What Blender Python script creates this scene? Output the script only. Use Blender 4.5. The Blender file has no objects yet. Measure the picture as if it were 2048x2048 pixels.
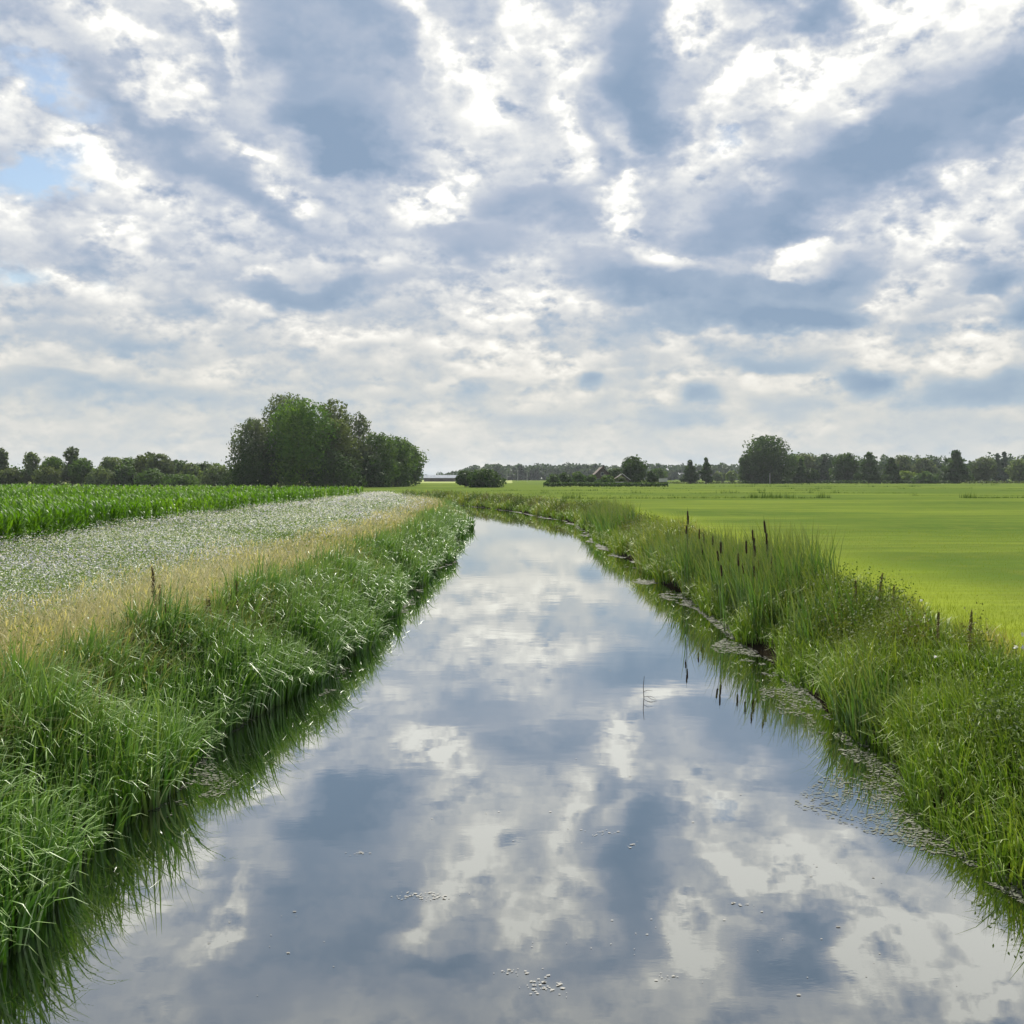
import bpy, math, random
import numpy as np
from math import radians as R

scene = bpy.context.scene
# ---------------------------------------------------------------- camera
cam = bpy.data.cameras.new('camera')
cam.sensor_fit = 'HORIZONTAL'; cam.sensor_width = 36.0
cam.lens = 36.0 * 2050.0 / 2048.0
cam.clip_start = 0.1; cam.clip_end = 9000
cam_ob = bpy.data.objects.new('camera', cam)
scene.collection.objects.link(cam_ob)
CAM_H = 3.4
cam_ob.location = (0, 0, CAM_H)
cam_ob.rotation_euler = (R(90) - math.atan(69 / 2050.0), 0, 0)
scene.camera = cam_ob
scene.view_settings.view_transform = 'Standard'
scene.view_settings.look = 'None'
scene.view_settings.gamma = 1.0
scene.view_settings.exposure = 0.85
scene.view_settings.use_curve_mapping = False

# ---------------------------------------------------------------- sun
SUN_AZ, SUN_EL = 3.0, 45.0          # degrees right of the view direction, above the horizon
sun = bpy.data.lights.new('sun', 'SUN')
sun.energy = 5.0; sun.angle = R(1.2); sun.color = (1.0, 0.95, 0.86)
sun_ob = bpy.data.objects.new('sun', sun)
sun_ob.rotation_euler = (R(90 - SUN_EL), 0, R(180 - SUN_AZ))
scene.collection.objects.link(sun_ob)

# ---------------------------------------------------------------- world: clear sky and cloud deck
world = bpy.data.worlds.new('World'); scene.world = world
world.use_nodes = True
wt = world.node_tree; wt.nodes.clear()

class NT:
    """short-hand for wiring shader nodes"""
    def __init__(self, tree): self.t = tree
    def n(self, kind, **kw):
        nd = self.t.nodes.new(kind)
        for k, v in kw.items(): setattr(nd, k, v)
        return nd
    def put(self, sock, v):
        if hasattr(v, 'is_output') or isinstance(v, bpy.types.NodeSocket): self.t.links.new(v, sock)
        elif v is not None: sock.default_value = v
    def m(self, op, a, b=None, c=None, clamp=False):
        nd = self.n('ShaderNodeMath', operation=op, use_clamp=clamp)
        for i, v in enumerate((a, b, c)):
            if v is not None: self.put(nd.inputs[i], v)
        return nd.outputs[0]
    def vm(self, op, a, b=None, s=None):
        nd = self.n('ShaderNodeVectorMath', operation=op)
        self.put(nd.inputs[0], a)
        if b is not None: self.put(nd.inputs[1], b)
        if s is not None: self.put(nd.inputs['Scale'], s)
        return nd.outputs['Value'] if op in ('LENGTH', 'DOT_PRODUCT', 'DISTANCE') else nd.outputs[0]
    def xyz(self, x, y, z=0.0):
        nd = self.n('ShaderNodeCombineXYZ')
        for i, v in enumerate((x, y, z)): self.put(nd.inputs[i], v)
        return nd.outputs[0]
    def sep(self, v):
        nd = self.n('ShaderNodeSeparateXYZ'); self.put(nd.inputs[0], v); return nd.outputs
    def noise(self, v, scale, detail=4.0, rough=0.5, dist=0.0, lac=2.0, col=False):
        nd = self.n('ShaderNodeTexNoise', noise_dimensions='3D')
        self.put(nd.inputs['Vector'], v); self.put(nd.inputs['Scale'], scale)
        nd.inputs['Detail'].default_value = detail; nd.inputs['Roughness'].default_value = rough
        nd.inputs['Distortion'].default_value = dist; nd.inputs['Lacunarity'].default_value = lac
        return nd.outputs['Color' if col else 0]
    def ramp(self, v, a, b, lo=0.0, hi=1.0, smooth=True):
        nd = self.n('ShaderNodeMapRange', interpolation_type='SMOOTHSTEP' if smooth else 'LINEAR')
        for k, x in zip(('Value', 'From Min', 'From Max', 'To Min', 'To Max'), (v, a, b, lo, hi)):
            self.put(nd.inputs[k], x)
        return nd.outputs[0]
    def cramp(self, v, stops, mode='LINEAR'):
        nd = self.n('ShaderNodeValToRGB'); self.put(nd.inputs[0], v)
        cr = nd.color_ramp; cr.interpolation = mode
        while len(cr.elements) < len(stops): cr.elements.new(0.5)
        for e, (p, c) in zip(cr.elements, stops):
            e.position = p; e.color = (*c, 1.0)
        return nd.outputs[0]
    def mix(self, f, a, b, mode='MIX'):
        nd = self.n('ShaderNodeMix', data_type='RGBA', blend_type=mode)
        self.put(nd.inputs[0], f)
        for s, v in ((nd.inputs[6], a), (nd.inputs[7], b)):
            self.put(s, (*v, 1.0) if isinstance(v, tuple) and len(v) == 3 else v)
        return nd.outputs[2]

# cloud masses: azimuth, elevation, half sizes (degrees), tilt, thickness (+ thick and grey, - thin and bright)
MASSES = [
 # thick grey masses (a last number is the size of the even core: crisp-edged clouds)
 (-14.5,15.2, 6.5,1.6,-30, .30), (-10.5,20.5, 6.0,2.6,-38, .22), (-11.0,24.5,7.5,3.2,-25,.26), (-20.5,18.6,4.0,1.2,-25,.24),
 (-8.6,18.4, 3.4,1.5,-18, .34,.5), (-7.2,22.0,3.2,3.4,0,.18), (-3.0,25.6,4.2,1.2,0,.28), (-7.4,17.4,2.4,.8,-8,.16,.4),
 (7.6,21.4, 2.0,4.2,22, .40,.3), (8.6,18.4,1.7,1.6,0,.26), (15.2,24.4,2.8,1.7,0,.50,.4), (4.6,24.8,2.2,1.6,-20,.22),
 (22.5,17.4,6.0,2.8,14,.34,.5), (17.0,15.0,5.4,2.2,24,.32,.5), (12.6,13.4,3.2,2.0,20,.28,.4), (27.0,18.8,3.6,2.2,0,.24,.4),
 (2.4,14.6,4.2,2.0,-8,.26,.2), (-1.5,12.8,3.2,1.1,-10,.22), (4.4,17.2,2.0,1.8,0,.22,.3),
 (12.0,9.4,8.0,1.5,-3,.34,.5), (16.0,8.1,3.8,.8,2,.34,.5), (5.6,10.6,3.8,1.2,-10,.26,.3), (18.4,10.6,2.4,.9,8,.22,.4), (8.0,7.5,3.6,.6,-4,.20,.3),
 (-11.8,9.9,3.7,.85,-3,.32,.5), (-8.8,10.6,1.6,.8,0,.20,.4), (-18.2,8.8,1.8,.6,0,.24,.3), (-6.0,10.9,1.5,.5,0,.18,.4),
 (27.0,7.9,1.9,.8,12,.44,.75), (19.0,5.4,1.6,.75,0,.40,.75), (24.4,4.4,3.2,.8,0,.28,.6), (4.1,5.7,.9,.5,0,.40,.75), (10.4,4.8,1.1,.6,0,.34,.7), (27.0,9.0,1.6,.35,14,-.2), (19.0,6.35,1.3,.3,0,-.22), (24.0,5.5,2.4,.3,6,-.2),
 (25.0,9.9,1.0,.45,0,.38,.7), (15.2,3.7,2.8,.6,0,.18,.4), (23.4,12.4,1.2,.8,0,.22,.5), (26.4,12.6,1.0,.7,0,.2,.5), (9.6,3.2,2.8,.5,0,.16,.4),
 (-24.0,4.6,6.0,.7,1,.20), (-21.0,7.0,5.0,.6,-4,.16), (-13.5,6.5,3.0,.5,-4,.16), (14.6,6.3,3.4,.5,-3,.2,.3), (-2.4,4.6,1.4,.5,0,.16,.4), (-5.0,6.2,1.6,.4,-6,.14),
 (-16.5,4.0,5.0,.5,0,.12), (1.0,3.2,3.0,.4,0,.1), (21.6,7.2,1.5,.4,10,.14,.4), (26.0,5.9,1.4,.5,10,.18,.4),
 # thin bright stretches
 (-3.6,22.0,1.4,3.2,12,-.34), (-1.0,20.2,2.6,2.2,-10,-.28), (2.2,22.6,2.4,2.0,-20,-.32), (3.4,18.0,1.4,3.2,26,-.34), (6.6,14.4,1.5,2.4,26,-.34),
 (9.6,23.0,2.2,1.8,-20,-.36), (13.6,20.2,2.8,1.5,26,-.34), (17.2,20.6,3.8,1.7,26,-.34), (19.6,24.0,3.2,1.8,10,-.36), (24.6,24.0,3.0,2.2,20,-.32),
 (11.4,17.6,1.6,2.4,-30,-.32), (19.0,18.4,1.8,1.2,0,-.26), (21.8,22.2,2.0,1.0,30,-.26),
 (-4.2,14.8,2.2,1.5,-20,-.32), (13.8,14.8,1.5,1.3,-20,-.36), (24.8,16.9,.8,.7,0,-.42),
 (-15.6,22.4,4.2,.9,-42,-.32), (-20.6,20.6,5.0,1.3,-42,-.23), (-12.0,14.8,2.0,.8,-30,-.34), (-17.2,19.0,2.2,.9,-35,-.26), (-13.6,17.2,2.5,.6,-30,-.20),
 (-22.0,15.6,4.6,1.2,-22,-.22), (-24.0,17.2,2.6,.7,-20,-.22), (-21.0,12.2,4.5,1.0,-20,-.20), (-26.0,12.8,2.0,1.0,-30,-.24),
 (1.2,9.4,2.0,.6,-10,-.36), (9.8,11.3,2.4,.5,-3,-.24), (15.0,11.4,1.6,.42,-3,-.26), (8.8,6.9,1.8,.4,8,-.26),
 (23.6,13.2,4.6,2.2,22,-.24), (20.4,9.2,3.2,1.1,22,-.24), (-2.0,9.0,3.4,1.0,-14,-.22), (0.0,6.6,5.0,1.2,-4,-.16), (-22.0,9.6,5.0,.7,-10,-.18), (-10.0,8.0,4.0,.6,-6,-.16),
 (24.0,6.6,5.0,1.0,6,-.14), (12.0,5.4,6.0,.9,0,-.14), (-24.0,6.0,5.0,.5,-4,-.14),
]
# gaps where the clear blue shows: azimuth, elevation, half sizes, tilt, amount
GAPS = [(-25.4,15.2,3.2,1.6,-6,1.0), (-24.6,19.0,3.2,.7,-12,.9), (-27.0,9.9,3.4,.5,-3,.7), (-22.6,18.2,1.6,.6,-30,.6), (27.4,22.0,1.2,.6,0,.6), (11.6,18.2,.9,.9,0,.4)]

AZ0, AZ1, EL0, EL1 = -42.0, 42.0, -2.0, 42.0     # the part of the sky dome that the listed masses cover
def layout_field(items, soft, mode='add'):
    """thickness of the listed masses over azimuth x elevation"""
    a = np.linspace(AZ0, AZ1, 337)[:, None]; e = np.linspace(EL0, EL1, 177)[None, :]
    f = np.zeros((337, 177))
    for (a0, e0, rx, ry, rot, amp, *hard) in items:
        sf = hard[0] if hard else soft
        c, s = math.cos(R(rot)), math.sin(R(rot))
        u = ((a - a0) * c + (e - e0) * s) / rx; v = (-(a - a0) * s + (e - e0) * c) / ry
        t = np.clip((1.25 - np.hypot(u, v)) / (1.25 - sf), 0, 1); g = amp * t * t * (3 - 2 * t)
        f = f + g if mode == 'add' else np.maximum(f, g)
    return f

def separable(q, field, u, v, triples):
    """sum of products f(u) * g(v), three per pair of curve nodes, equal to the layout field"""
    U, S, V = np.linalg.svd(field, full_matrices=False)
    def curves(vec, src):
        nd = q.n('ShaderNodeRGBCurve'); q.put(nd.inputs['Color'], src)
        nd.mapping.use_clip = False; nd.mapping.extend = 'HORIZONTAL'
        for ch in range(3):
            cu = nd.mapping.curves[ch]; y = vec[ch]
            k = np.linspace(0, len(y) - 1, 85 if len(y) > 200 else 60).round().astype(int)
            cu.points[0].location = (0.0, y[0]); cu.points[1].location = (1.0, y[-1])
            for i in k[1:-1]: cu.points.new(i / (len(y) - 1), y[i])
        nd.mapping.update()
        return nd.outputs[0]
    tot = None
    for t in range(triples):
        ks = range(3 * t, 3 * t + 3)
        sc = [math.sqrt(S[k]) for k in ks]
        amp = [max(abs(U[:, k]).max(), abs(V[k]).max()) * c for k, c in zip(ks, sc)]
        cu = curves([U[:, k] * c / m * 0.5 + 0.5 for k, c, m in zip(ks, sc, amp)], u)
        cv = curves([V[k] * c / m * 0.5 + 0.5 for k, c, m in zip(ks, sc, amp)], v)
        h = (0.5, 0.5, 0.5)
        pu = q.vm('MULTIPLY', q.vm('SUBTRACT', cu, h), tuple(4 * m * m for m in amp))
        dt = q.vm('DOT_PRODUCT', pu, q.vm('SUBTRACT', cv, h))
        tot = dt if tot is None else q.m('ADD', tot, dt)
    return tot

def build_sky():
    q = NT(wt)
    tc = q.n('ShaderNodeTexCoord')
    d = q.vm('NORMALIZE', tc.outputs['Generated'])
    x, y, z = q.sep(d)
    zz = q.m('MAXIMUM', z, 0.0)
    deg = 180 / math.pi
    az = q.m('MULTIPLY', q.m('ARCTAN2', x, y), deg)
    el = q.m('MULTIPLY', q.m('ARCSINE', zz), deg)
    den = q.m('ADD', zz, 0.5)
    P = q.xyz(q.m('DIVIDE', x, den), q.m('DIVIDE', y, den), q.m('MULTIPLY', zz, 2.2))
    # turbulence of the deck: broad (a0, c0) and fine (b0; b1 is taken a little toward the sun)
    a0 = q.m('SUBTRACT', q.noise(P, 4.6, 5.0, 0.50), 0.5)
    c0 = q.m('SUBTRACT', q.noise(q.vm('ADD', P, (5.2, 1.7, 9.0)), 5.0, 5.0, 0.55), 0.5)
    den2 = q.m('ADD', zz, 0.95)
    Q = q.vm('SCALE', q.xyz(x, y, q.m('MULTIPLY', z, 1.5)), s=q.m('DIVIDE', 1.0, den2))
    b0 = q.m('SUBTRACT', q.noise(Q, 27.0, 6.0, 0.56), 0.5)
    b1 = q.m('SUBTRACT', q.noise(q.vm('ADD', Q, (0.002, 0.0, 0.011)), 27.0, 6.0, 0.56), 0.5)
    # the masses are stirred by it so that no outline is regular; the stirring flattens toward the horizon
    flat = q.ramp(el, 2.0, 18.0, 0.14, 1.0, smooth=False)
    da = q.m('MULTIPLY', q.m('MULTIPLY_ADD', b0, 3.6, q.m('MULTIPLY', a0, 8.0)), flat)
    de = q.m('MULTIPLY', q.m('MULTIPLY_ADD', b1, 3.6, q.m('MULTIPLY', c0, 7.0)), flat)
    u = q.ramp(q.m('ADD', az, da), AZ0, AZ1, smooth=False)
    v = q.ramp(q.m('ADD', el, de), EL0, EL1, smooth=False)
    tot = separable(q, layout_field(MASSES, 0.0), u, v, 7)
    thick = q.m('MULTIPLY_ADD', a0, 0.42, q.m('ADD', 0.505, tot))
    thick = q.m('MULTIPLY_ADD', q.m('MULTIPLY', c0, q.ramp(thick, .5, .8)), 0.45, thick)     # modelling of the grey undersides
    lowsoft = q.ramp(el, 0.0, 8.0, 0.62, 1.10)
    puff = q.m('SUBTRACT', q.m('ABSOLUTE', b0), 0.075)
    relief = q.m('SUBTRACT', b0, b1)              # the side turned to the sun is brighter
    thin = q.m('MULTIPLY', q.ramp(thick, 0.66, 0.24, 0.18, 1.0), q.ramp(el, 1.0, 13.0, 0.55, 1.0))
    tone = q.m('SUBTRACT', 1.0, thick)
    tone = q.m('MULTIPLY_ADD', q.m('MULTIPLY', puff, thin), -1.9, tone)
    tone = q.m('MULTIPLY_ADD', q.m('MULTIPLY', relief, thin), 2.1, tone)
    # backlit rims where a mass thins out
    rim = q.m('DIVIDE', q.m('SUBTRACT', thick, 0.40), 0.07)
    rim = q.m('EXPONENT', q.m('MULTIPLY', q.m('MULTIPLY', rim, rim), -1.0))
    tone = q.m('MULTIPLY_ADD', rim, 0.07, tone)
    # glow around the veiled sun
    sd = (math.sin(R(SUN_AZ)) * math.cos(R(SUN_EL)), math.cos(R(SUN_AZ)) * math.cos(R(SUN_EL)), math.sin(R(SUN_EL)))
    glow = q.ramp(q.vm('DOT_PRODUCT', d, sd), 0.66, 1.0, 0.0, 1.0)
    tone = q.m('MULTIPLY_ADD', glow, 0.14, tone)
    tone = q.m('MULTIPLY_ADD', q.m('SUBTRACT', tone, 0.58), lowsoft, 0.58)
    tone = q.m('MINIMUM', q.m('MAXIMUM', tone, 0.0), 1.0)
    cloud_hi = q.cramp(tone, [(0.0, (.25, .345, .48)), (.28, (.325, .41, .54)), (.48, (.445, .505, .61)), (.66, (.60, .635, .69)), (.84, (.78, .79, .79)), (.95, (.92, .92, .89)), (1.0, (1.0, 1.0, .96))])
    cloud_lo = q.cramp(tone, [(0.0, (.27, .37, .49)), (.35, (.40, .49, .57)), (.56, (.615, .628, .61)), (.72, (.78, .76, .70)), (1.0, (1.0, .97, .89))])
    cloud = q.mix(q.ramp(el, 3.0, 14.0), cloud_lo, cloud_hi)
    # clear sky behind the gaps
    sky = q.n('ShaderNodeTexSky', sky_type='NISHITA')
    sky.sun_disc = False; sky.sun_elevation = R(SUN_EL); sky.sun_rotation = R(SUN_AZ)
    sky.air_density = 1.2; sky.dust_density = 0.6; sky.ozone_density = 1.4
    gap = separable(q, layout_field(GAPS, 0.25, 'max'), u, v, 1)
    gap = q.m('MULTIPLY', gap, q.ramp(q.m('MULTIPLY_ADD', b0, 1.4, a0), 0.14, -0.12), clamp=True)
    STR = 0.06
    col = q.mix(gap, q.vm('SCALE', cloud, s=0.59 / STR), sky.outputs[0])
    bg = q.n('ShaderNodeBackground'); q.put(bg.inputs[0], col); bg.inputs[1].default_value = STR
    out = q.n('ShaderNodeOutputWorld'); wt.links.new(bg.outputs[0], out.inputs[0])
    world.cycles.sampling_method = 'MANUAL'; world.cycles.sample_map_resolution = 512
build_sky()

cy = scene.cycles
cy.use_denoising = True
cy.max_bounces = 6; cy.diffuse_bounces = 3; cy.glossy_bounces = 3; cy.transmission_bounces = 4
cy.transparent_max_bounces = 8; cy.volume_bounces = 0
cy.sample_clamp_indirect = 6.0

# ================================================================ helpers
rng = np.random.default_rng(11)
GZ = 0.9                                   # level of the fields above the water
link = scene.collection.objects.link

def mesh_from(name, verts, faces, mats, attrs=None, smooth=True, mat_index=None):
    """verts (n,3); faces: list of (k, int array (m,k)) blocks"""
    me = bpy.data.meshes.new(name)
    verts = np.asarray(verts, np.float32)
    me.vertices.add(len(verts)); me.vertices.foreach_set('co', verts.ravel())
    blocks = [np.asarray(f, np.int32) for f in faces if len(f)]
    nl = sum(b.size for b in blocks); nf = sum(len(b) for b in blocks)
    me.loops.add(nl); me.polygons.add(nf)
    me.loops.foreach_set('vertex_index', np.concatenate([b.ravel() for b in blocks]))
    tot = np.concatenate([np.full(len(b), b.shape[1], np.int32) for b in blocks])
    start = np.concatenate([[0], np.cumsum(tot)[:-1]]).astype(np.int32)
    me.polygons.foreach_set('loop_start', start)
    me.polygons.foreach_set('loop_total', tot)
    me.polygons.foreach_set('use_smooth', np.full(nf, smooth))
    if mat_index is not None: me.polygons.foreach_set('material_index', np.asarray(mat_index, np.int32))
    for k, v in (attrs or {}).items():
        me.attributes.new(k, 'FLOAT', 'POINT').data.foreach_set('value', np.asarray(v, np.float32))
    for m in (mats if isinstance(mats, (list, tuple)) else [mats]): me.materials.append(m)
    me.update(calc_edges=True)
    return me

def obj(name, me, parent=None, loc=None, **props):
    o = bpy.data.objects.new(name, me); link(o)
    if parent is not None: o.parent = parent
    if loc is not None: o.location = loc
    for k, v in props.items(): o[k] = v
    return o

def empty(name, loc, label, cat, group=None, rz=0.0):
    o = bpy.data.objects.new(name, None); link(o)
    o.location = loc; o.rotation_euler = (0, 0, rz); o.empty_display_size = 0.3
    o['label'] = label; o['category'] = cat
    if group: o['group'] = group
    return o

def blades(base, h, w, az, th0, bend, p=2.0, segs=4, tint=None, taper=1.4, twist=None):
    """ribbons that arch over: base (n,3), length, width, heading, start lean, bend (radians)"""
    n = len(base)
    t = np.linspace(0, 1, segs + 1)
    tm = (t[1:] + t[:-1]) / 2
    th = th0[:, None] + bend[:, None] * tm[None, :] ** p
    st = (h / segs)[:, None]
    r = np.concatenate([np.zeros((n, 1)), np.cumsum(np.sin(th) * st, 1)], 1)
    z = np.concatenate([np.zeros((n, 1)), np.cumsum(np.cos(th) * st, 1)], 1)
    ca, sa = np.cos(az)[:, None], np.sin(az)[:, None]
    c = np.stack([base[:, 0:1] + r * ca, base[:, 1:2] + r * sa, base[:, 2:3] + z], 2)
    tw = az + np.pi / 2 + (0 if twist is None else twist)
    side = np.stack([np.cos(tw), np.sin(tw), np.zeros(n)], 1)[:, None, :]
    wid = (w[:, None] * 0.5 * np.clip((1 - t[None, :] ** taper) * 0.96 + 0.04, 0, 1) * np.clip(0.55 + 1.6 * t[None, :], 0, 1))[:, :, None]
    v = np.stack([c - side * wid, c + side * wid], 2).reshape(n, -1, 3)      # n, 2(segs+1), 3
    k = 2 * (segs + 1)
    q = np.array([[2 * i, 2 * i + 1, 2 * i + 3, 2 * i + 2] for i in range(segs)])
    f = (np.arange(n) * k)[:, None, None] + q[None]
    al = np.repeat(t, 2)[None, :].repeat(n, 0)
    ti = (rng.random(n) if tint is None else tint)[:, None].repeat(k, 1)
    return v.reshape(-1, 3), f.reshape(-1, 4), ti.ravel(), al.ravel()

def quads(c, size, nrm=None, asp=1.0, jit=0.6, tint=None):
    """small leaf faces at c; each turned toward nrm with scatter"""
    n = len(c)
    a = rng.normal(size=(n, 3))
    if nrm is not None: a = nrm + a * jit
    a /= np.linalg.norm(a, axis=1, keepdims=True) + 1e-9
    b = np.cross(a, rng.normal(size=(n, 3))); b /= np.linalg.norm(b, axis=1, keepdims=True) + 1e-9
    d = np.cross(a, b)
    s = np.broadcast_to(np.asarray(size), (n,))[:, None]
    b = b * s * 0.5; d = d * s * 0.5 * asp
    v = np.stack([c - b, c - d * 0.9, c + b, c + d], 1)
    f = (np.arange(n) * 4)[:, None] + np.arange(4)[None]
    ti = (rng.random(n) if tint is None else tint)[:, None].repeat(4, 1)
    return v.reshape(-1, 3), f, ti.ravel(), np.tile([0.3, 0.6, 0.6, 1.0], n)

def join(parts):
    V, Fq, T, A, off = [], [], [], [], 0
    for v, f, t, a in parts:
        V.append(v); Fq.append(f + off); T.append(t); A.append(a); off += len(v)
    return np.concatenate(V), np.concatenate(Fq), np.concatenate(T), np.concatenate(A)

def stuff(name, parts, mats, label, cat, mat_of=None):
    v, f, t, a = join(parts)
    mi = None
    if mat_of is not None: mi = np.concatenate([np.full(len(p[1]), m) for p, m in zip(parts, mat_of)])
    return obj(name, mesh_from(name, v, [f], mats, {'tint': t, 'along': a}, mat_index=mi), kind='stuff', label=label, category=cat)

def tube(pts, rad, sides=7, closed=True):
    pts = np.asarray(pts, float); rad = np.asarray(rad, float); n = len(pts)
    tg = np.gradient(pts, axis=0); tg /= np.linalg.norm(tg, axis=1, keepdims=True) + 1e-9
    ref = np.array([1.0, 0.2, 0.1]) if abs(tg[0, 2]) > 0.6 else np.array([0, 0, 1.0])
    u = np.cross(tg, ref); u /= np.linalg.norm(u, axis=1, keepdims=True) + 1e-9
    w = np.cross(tg, u)
    an = np.linspace(0, 2 * np.pi, sides, endpoint=False)
    v = pts[:, None] + rad[:, None, None] * (np.cos(an)[None, :, None] * u[:, None] + np.sin(an)[None, :, None] * w[:, None])
    i = np.arange(n - 1)[:, None]; j = np.arange(sides)[None]; k = (j + 1) % sides
    f = np.stack([i * sides + j, i * sides + k, (i + 1) * sides + k, (i + 1) * sides + j], 2).reshape(-1, 4)
    return v.reshape(-1, 3), f

def joinvf(parts):
    V, Fq, off = [], [], 0
    for v, f in parts: V.append(v); Fq.append(np.asarray(f) + off); off += len(v)
    return np.concatenate(V), np.concatenate(Fq)

def box_vf(x0, x1, y0, y1, z0, z1):
    v = np.array([[x, y, z] for z in (z0, z1) for y in (y0, y1) for x in (x0, x1)], float)
    f = np.array([[0, 2, 3, 1], [4, 5, 7, 6], [0, 1, 5, 4], [2, 6, 7, 3], [0, 4, 6, 2], [1, 3, 7, 5]])
    return v, f

def in_view(x, y, z, m=0.12):
    """keep only what the photograph could see, with a margin all round"""
    return (y > 1.5) & (np.abs(x) < (0.5 + m) * y + 1.2)

def vnoise(x, y, sc, seed=0):
    """smooth value noise on the ground plane"""
    r = np.random.default_rng(seed).random((64, 64))
    u, v = np.asarray(x) / sc + 1000.3, np.asarray(y) / sc + 1000.7
    i, j = np.floor(u).astype(int), np.floor(v).astype(int); fu, fv = u - i, v - j
    fu = fu * fu * (3 - 2 * fu); fv = fv * fv * (3 - 2 * fv)
    g = lambda a, b: r[a % 64, b % 64]
    return (g(i, j) * (1 - fu) + g(i + 1, j) * fu) * (1 - fv) + (g(i, j + 1) * (1 - fu) + g(i + 1, j + 1) * fu) * fv

def sstep(a, b, x):
    t = np.clip((np.asarray(x) - a) / (b - a), 0, 1); return t * t * (3 - 2 * t)

# ================================================================ materials
def mat(name):
    m = bpy.data.materials.new(name); m.use_nodes = True
    m.node_tree.nodes.clear(); return m, NT(m.node_tree)

def leaf_mat(name, stops, trans=0.35, rough=0.5, tip=None, foot=None, spec=0.4, patch=None):
    """stops: colour by the plant's own tint; tip / foot: colour of the blade's ends"""
    m, q = mat(name)
    at = q.n('ShaderNodeAttribute', attribute_name='tint').outputs['Fac']
    al = q.n('ShaderNodeAttribute', attribute_name='along').outputs['Fac']
    col = q.cramp(at, stops)
    if patch:
        geo = q.n('ShaderNodeNewGeometry')
        nz = q.noise(geo.outputs['Position'], patch[0], 3.0, 0.55)
        col = q.mix(q.ramp(nz, 0.42, 0.62, 0.0, patch[2]), col, patch[1])
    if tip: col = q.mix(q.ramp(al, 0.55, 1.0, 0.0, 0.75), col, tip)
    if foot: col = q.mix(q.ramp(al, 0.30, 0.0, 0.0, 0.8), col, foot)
    pb = q.n('ShaderNodeBsdfPrincipled'); q.put(pb.inputs['Base Color'], col)
    pb.inputs['Roughness'].default_value = rough; pb.inputs['Specular IOR Level'].default_value = spec
    tr = q.n('ShaderNodeBsdfTranslucent')
    q.put(tr.inputs['Color'], q.mix(1.0, col, (1.25, 1.25, 0.55), 'MULTIPLY'))
    mx = q.n('ShaderNodeMixShader'); mx.inputs[0].default_value = trans
    q.t.links.new(pb.outputs[0], mx.inputs[1]); q.t.links.new(tr.outputs[0], mx.inputs[2])
    out = q.n('ShaderNodeOutputMaterial'); q.t.links.new(mx.outputs[0], out.inputs[0])
    return m

def plain_mat(name, c0, c1, scale=4.0, rough=0.8, metal=0.0, bump=0.0, spec=0.3, stretch=None):
    m, q = mat(name)
    tc = q.n('ShaderNodeTexCoord').outputs['Object']
    if stretch: tc = q.vm('MULTIPLY', tc, stretch)
    nz = q.noise(tc, scale, 5.0, 0.6)
    pb = q.n('ShaderNodeBsdfPrincipled'); q.put(pb.inputs['Base Color'], q.mix(q.ramp(nz, 0.35, 0.65), c0, c1))
    pb.inputs['Roughness'].default_value = rough; pb.inputs['Metallic'].default_value = metal
    pb.inputs['Specular IOR Level'].default_value = spec
    if bump:
        b = q.n('ShaderNodeBump'); b.inputs['Strength'].default_value = bump; b.inputs['Distance'].default_value = 0.02
        q.put(b.inputs['Height'], nz); q.t.links.new(b.outputs[0], pb.inputs['Normal'])
    out = q.n('ShaderNodeOutputMaterial'); q.t.links.new(pb.outputs[0], out.inputs[0])
    return m

M = {}
M['sedge'] = leaf_mat('sedge_green', [(0, (.028, .090, .010)), (.4, (.052, .145, .015)), (.8, (.105, .215, .028)), (1, (.22, .28, .07))], .18, .46, tip=(.21, .31, .095), foot=(.050, .042, .020), spec=.42)  # pale tips paint in highlights; brown sheath foot also paints waterline shade
M['dry'] = leaf_mat('dry_grass', [(0, (.13, .17, .035)), (.35, (.29, .265, .095)), (.7, (.43, .375, .18)), (1, (.58, .52, .31))], .3, .6, foot=(.13, .15, .04), spec=.2)
M['bankgrass'] = leaf_mat('bank_grass', [(0, (.055, .120, .012)), (.45, (.105, .190, .018)), (.75, (.18, .230, .03)), (1, (.40, .35, .15))], .27, .55, tip=(.20, .245, .05), spec=.22)
M['weed'] = leaf_mat('broad_weed', [(0, (.035, .075, .014)), (.5, (.07, .11, .02)), (.8, (.10, .115, .03)), (1, (.14, .12, .045))], .3, .6, spec=.12)
M['flowergreen'] = leaf_mat('flower_strip_green', [(0, (.075, .14, .042)), (.6, (.13, .205, .072)), (1, (.21, .265, .11))], .35, .5)
M['petal_white'] = leaf_mat('petal_white', [(0, (.34, .37, .34)), (.5, (.47, .475, .49)), (1, (.62, .61, .66))], .3, .6)
M['petal_lilac'] = leaf_mat('petal_lilac', [(0, (.34, .32, .46)), (.6, (.48, .45, .60)), (1, (.62, .60, .70))], .3, .6)
M['maize'] = leaf_mat('maize_leaf', [(0, (.045, .120, .007)), (.5, (.078, .175, .009)), (.9, (.12, .22, .018)), (1, (.19, .27, .06))], .38, .5, spec=.14)
M['meadowblade'] = leaf_mat('meadow_blade', [(0, (.10, .145, .012)), (.6, (.15, .195, .016)), (1, (.26, .28, .03))], .4, .7, spec=.03)
M['cattail_leaf'] = leaf_mat('cattail_leaf', [(0, (.045, .11, .018)), (.6, (.07, .15, .025)), (1, (.14, .18, .05))], .3, .4, tip=(.16, .17, .05), spec=.5)
M['cattail_head'] = plain_mat('cattail_brown', (.022, .012, .007), (.045, .024, .012), 60, .9, bump=.4)
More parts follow.
